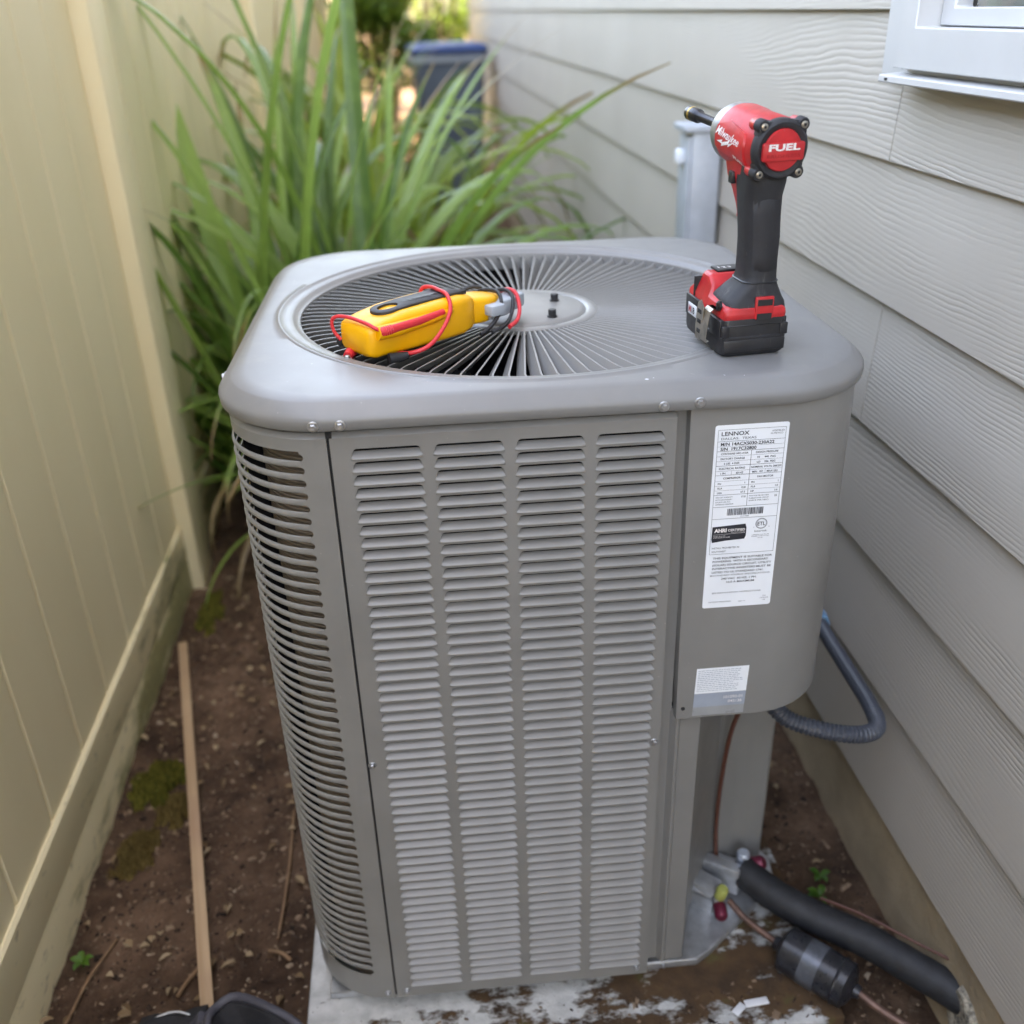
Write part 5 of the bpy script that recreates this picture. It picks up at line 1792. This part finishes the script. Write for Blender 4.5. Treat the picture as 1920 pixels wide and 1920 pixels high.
# ================================================================== SMALL THINGS ON THE GROUND
lath = MB()
a, b2 = Vector((-0.7408, 0.6633, 0)), Vector((-0.512, -0.345, 0))
L = (b2-a).length
lath.box((0, 0, 0), (0.0195, L, 0.009), 0.0012)
lo = lath.build('wooden_lath', 'wood')
lo.location = ((a.x+b2.x)/2, (a.y+b2.y)/2, ZG+0.017)
lo.rotation_euler = (0, 0, math.atan2(-(b2-a).x, (b2-a).y)+pi)
tag(lo, 'long pale wooden lath lying on the soil beside the fence', 'wood strip')
def tufts(name, label, c, rx, ry, n, mat, seed):
    r = random.Random(seed)
    mb = MB()
    for i in range(n):
        t, q = r.uniform(0, 2*pi), sqrt(r.random())
        q *= 0.72+0.75*mnoise.noise((cos(t)*1.9, sin(t)*1.9, seed))
        x, y = c[0]+rx*q*cos(t), c[1]+ry*q*sin(t)
        z = gz(x, y)+0.020*(1-q*q)+0.010*mnoise.noise((x*60, y*60, seed))
        h, w = r.uniform(.006, .013), r.uniform(.002, .0035)
        a = r.uniform(0, 6.28)
        dx, dy = r.uniform(-.006, .006), r.uniform(-.006, .006)
        mb.add([(x+w*cos(a+k*2.09), y+w*sin(a+k*2.09), z-.012) for k in range(3)]+[(x+dx, y+dy, z+h*.5)], [(0, 1, 3), (1, 2, 3), (2, 0, 3)])
    tag(mb.build(name, mat, smooth=0, fix=False), label, 'moss', kind='stuff')
tufts('moss', 'bright green moss cushion on the soil between fence and lath', (-0.700, 0.205), 0.060, 0.085, 2600, 'moss', 41)
tufts('moss', 'dry yellow moss patch on the soil nearest the camera', (-0.705, 0.035), 0.042, 0.075, 1500, 'dry_moss', 42)
tufts('moss', 'dry ochre moss fringe just in front of the green moss', (-0.655, 0.125), 0.038, 0.055, 900, 'dry_moss', 43)
tufts('moss', 'mossy soil strip at the foot of the fence by the post', (-0.70, 0.80), 0.04, 0.12, 700, 'moss', 44)
def weed(label, x, y, k, n, seed, zz=None):
    r = random.Random(seed)
    t = thing('weed_seedling', label, 'weed', (x, y, zz if zz is not None else gz(x, y)), 0, 'green weed seedlings')
    MB().tube([(0, 0, -.004), (0.001*k, 0, .012*k), (0, 0.002, .02*k)], .0012*k, 6).build('stem', 'weed', t)
    for i in range(n):
        a = 2*pi*i/n+r.random()
        mb = MB()
        rows = []
        for j in range(6):
            q = j/5
            w = .009*k*sin(pi*min(.97, q*.92+.06))
            d = Vector((cos(a), sin(a), 0))
            s = Vector((-sin(a), cos(a), 0))
            c = d*(.030*k*q)+Vector((0, 0, .018*k+.012*k*sin(q*2.4)))
            rows.append([c-s*w+Vector((0, 0, .003*k)), c, c+s*w+Vector((0, 0, .003*k))])
        mb.grid(rows)
        mb.build('leaf', 'weed', t, 60, fix=False)
weed('bright green weed between the insulated pipe and the foundation', 0.453, -0.178, 0.62, 4, 1)
weed('larger green weed leaf pair close beside the insulated pipe', 0.4386, -0.214, 0.7, 4, 2)
weed('tiny green seedling on the soil close to the fence rail', -0.7555+0.02, -0.185, 0.62, 5, 3)
weed('dark green weed in the shade below the control box', 0.385, 0.03, 1.0, 5, 4)
def twig(label, pts, r):
    n = len(pts)
    mb = MB().tube(spline([(x, y, gz(x, y)+h) for x, y, h in pts], 5), r, 6)
    o = mb.build('twig', 'twig', smooth=60)
    tag(o, label, 'twig', 'dry twigs on the soil')
    return o
twig('straight dry stalk lying between the lath and the concrete pad', [(-0.435, 0.10, .008), (-0.43, -0.05, .010), (-0.432, -0.19, .008)], 0.0022)
twig('reddish twig lying slantwise near the fence rail', [(-0.69, -0.15, .006), (-0.715, -0.22, .010), (-0.73, -0.29, .006)], 0.0025)
twig('forked brown twig between the lath and the black bag', [(-0.54, -0.20, .006), (-0.565, -0.235, .012), (-0.575, -0.262, .008)], 0.0028)
twig('short pale twig beside the straight dry stalk', [(-0.445, -0.205, .008), (-0.425, -0.215, .012), (-0.41, -0.225, .006)], 0.003)
twig('thin stick crossing the soil next to the moss cushion', [(-0.62, 0.12, .006), (-0.60, 0.06, .012), (-0.575, 0.02, .006)], 0.002)
# black tool bag at the very bottom of the view
bag = thing('tool_bag', 'open black fabric tool bag at the bottom edge on the soil', 'tool bag', (-0.418, -0.452, ZG-0.018), 0.0)
bb_ = MB()
rim_pts = []
nb = 40
for j in range(nb):
    t = 2*pi*j/nb
    u, v_ = cos(t), sin(t)
    w_ = 1+0.10*sin(2*t+0.6)+0.05*sin(3*t)
    rim_pts.append(Vector((0.012+0.062*u*w_-0.046*v_, 0.0+0.088*v_*w_, 0.112+0.030*v_-0.030*u+0.006*sin(5*t))))
bot = [Vector((0.070*cos(2*pi*j/nb), -0.02+0.085*sin(2*pi*j/nb), 0.0)) for j in range(nb)]
midr = [Vector((1.08*(p.x*.5+q.x*.5), p.y*.5+q.y*.5, 0.06)) for p, q in zip(rim_pts, bot)]
inn = [Vector((p.x*.90, p.y*.90, p.z-.004)) for p in rim_pts]
inb = [Vector((p.x*.8, p.y*.8, 0.012)) for p in bot]
bb_.loft([bot, midr, rim_pts, inn, inb])
bb_.build('body', 'cloth', bag, 60)
rim = MB()
rim.tube([p+Vector((0, 0, 0.003)) for p in rim_pts]+[rim_pts[0]+Vector((0, 0, .003))], 0.0060, 8)
rim.build('rim_binding', 'piping', bag, 60)
fl = MB()
fl.grid([[Vector((-0.185+0.085*i/5, 0.050+0.065*j/4+0.008*sin(i), 0.052+0.015*j/4+0.012*i/5)) for i in range(6)] for j in range(5)])
fo = fl.build('side_flap', 'cloth', bag, 60, fix=False)
fo.modifiers.new('thick', 'SOLIDIFY').thickness = 0.006
rgm = MB().tube(spline([(-0.110, 0.118, 0.066), (-0.140, 0.128, 0.068), (-0.170, 0.120, 0.066), (-0.190, 0.095, 0.06), (-0.196, 0.05, 0.055), (-0.186, 0.01, 0.05)], 6), 0.0022, 8)
rgm.build('wire_ring', 'zinc', bag, 60)
fl2 = MB()
fl2.grid([[Vector((-0.190+0.095*i/5, 0.055+0.080*j/4, 0.085-0.03*j/4+0.01*i/5+0.004*sin(i*1.7))) for i in range(6)] for j in range(5)])
fo = fl2.build('front_flap', 'cloth', bag, 60, fix=False)
fo.modifiers.new('thick', 'SOLIDIFY').thickness = 0.006
pk = MB().box((-0.085, 0.078, 0.085), (0.05, 0.02, 0.055), 0.004, Matrix.Rotation(radians(35), 3, 'Y')).build('side_pocket', 'piping', bag)
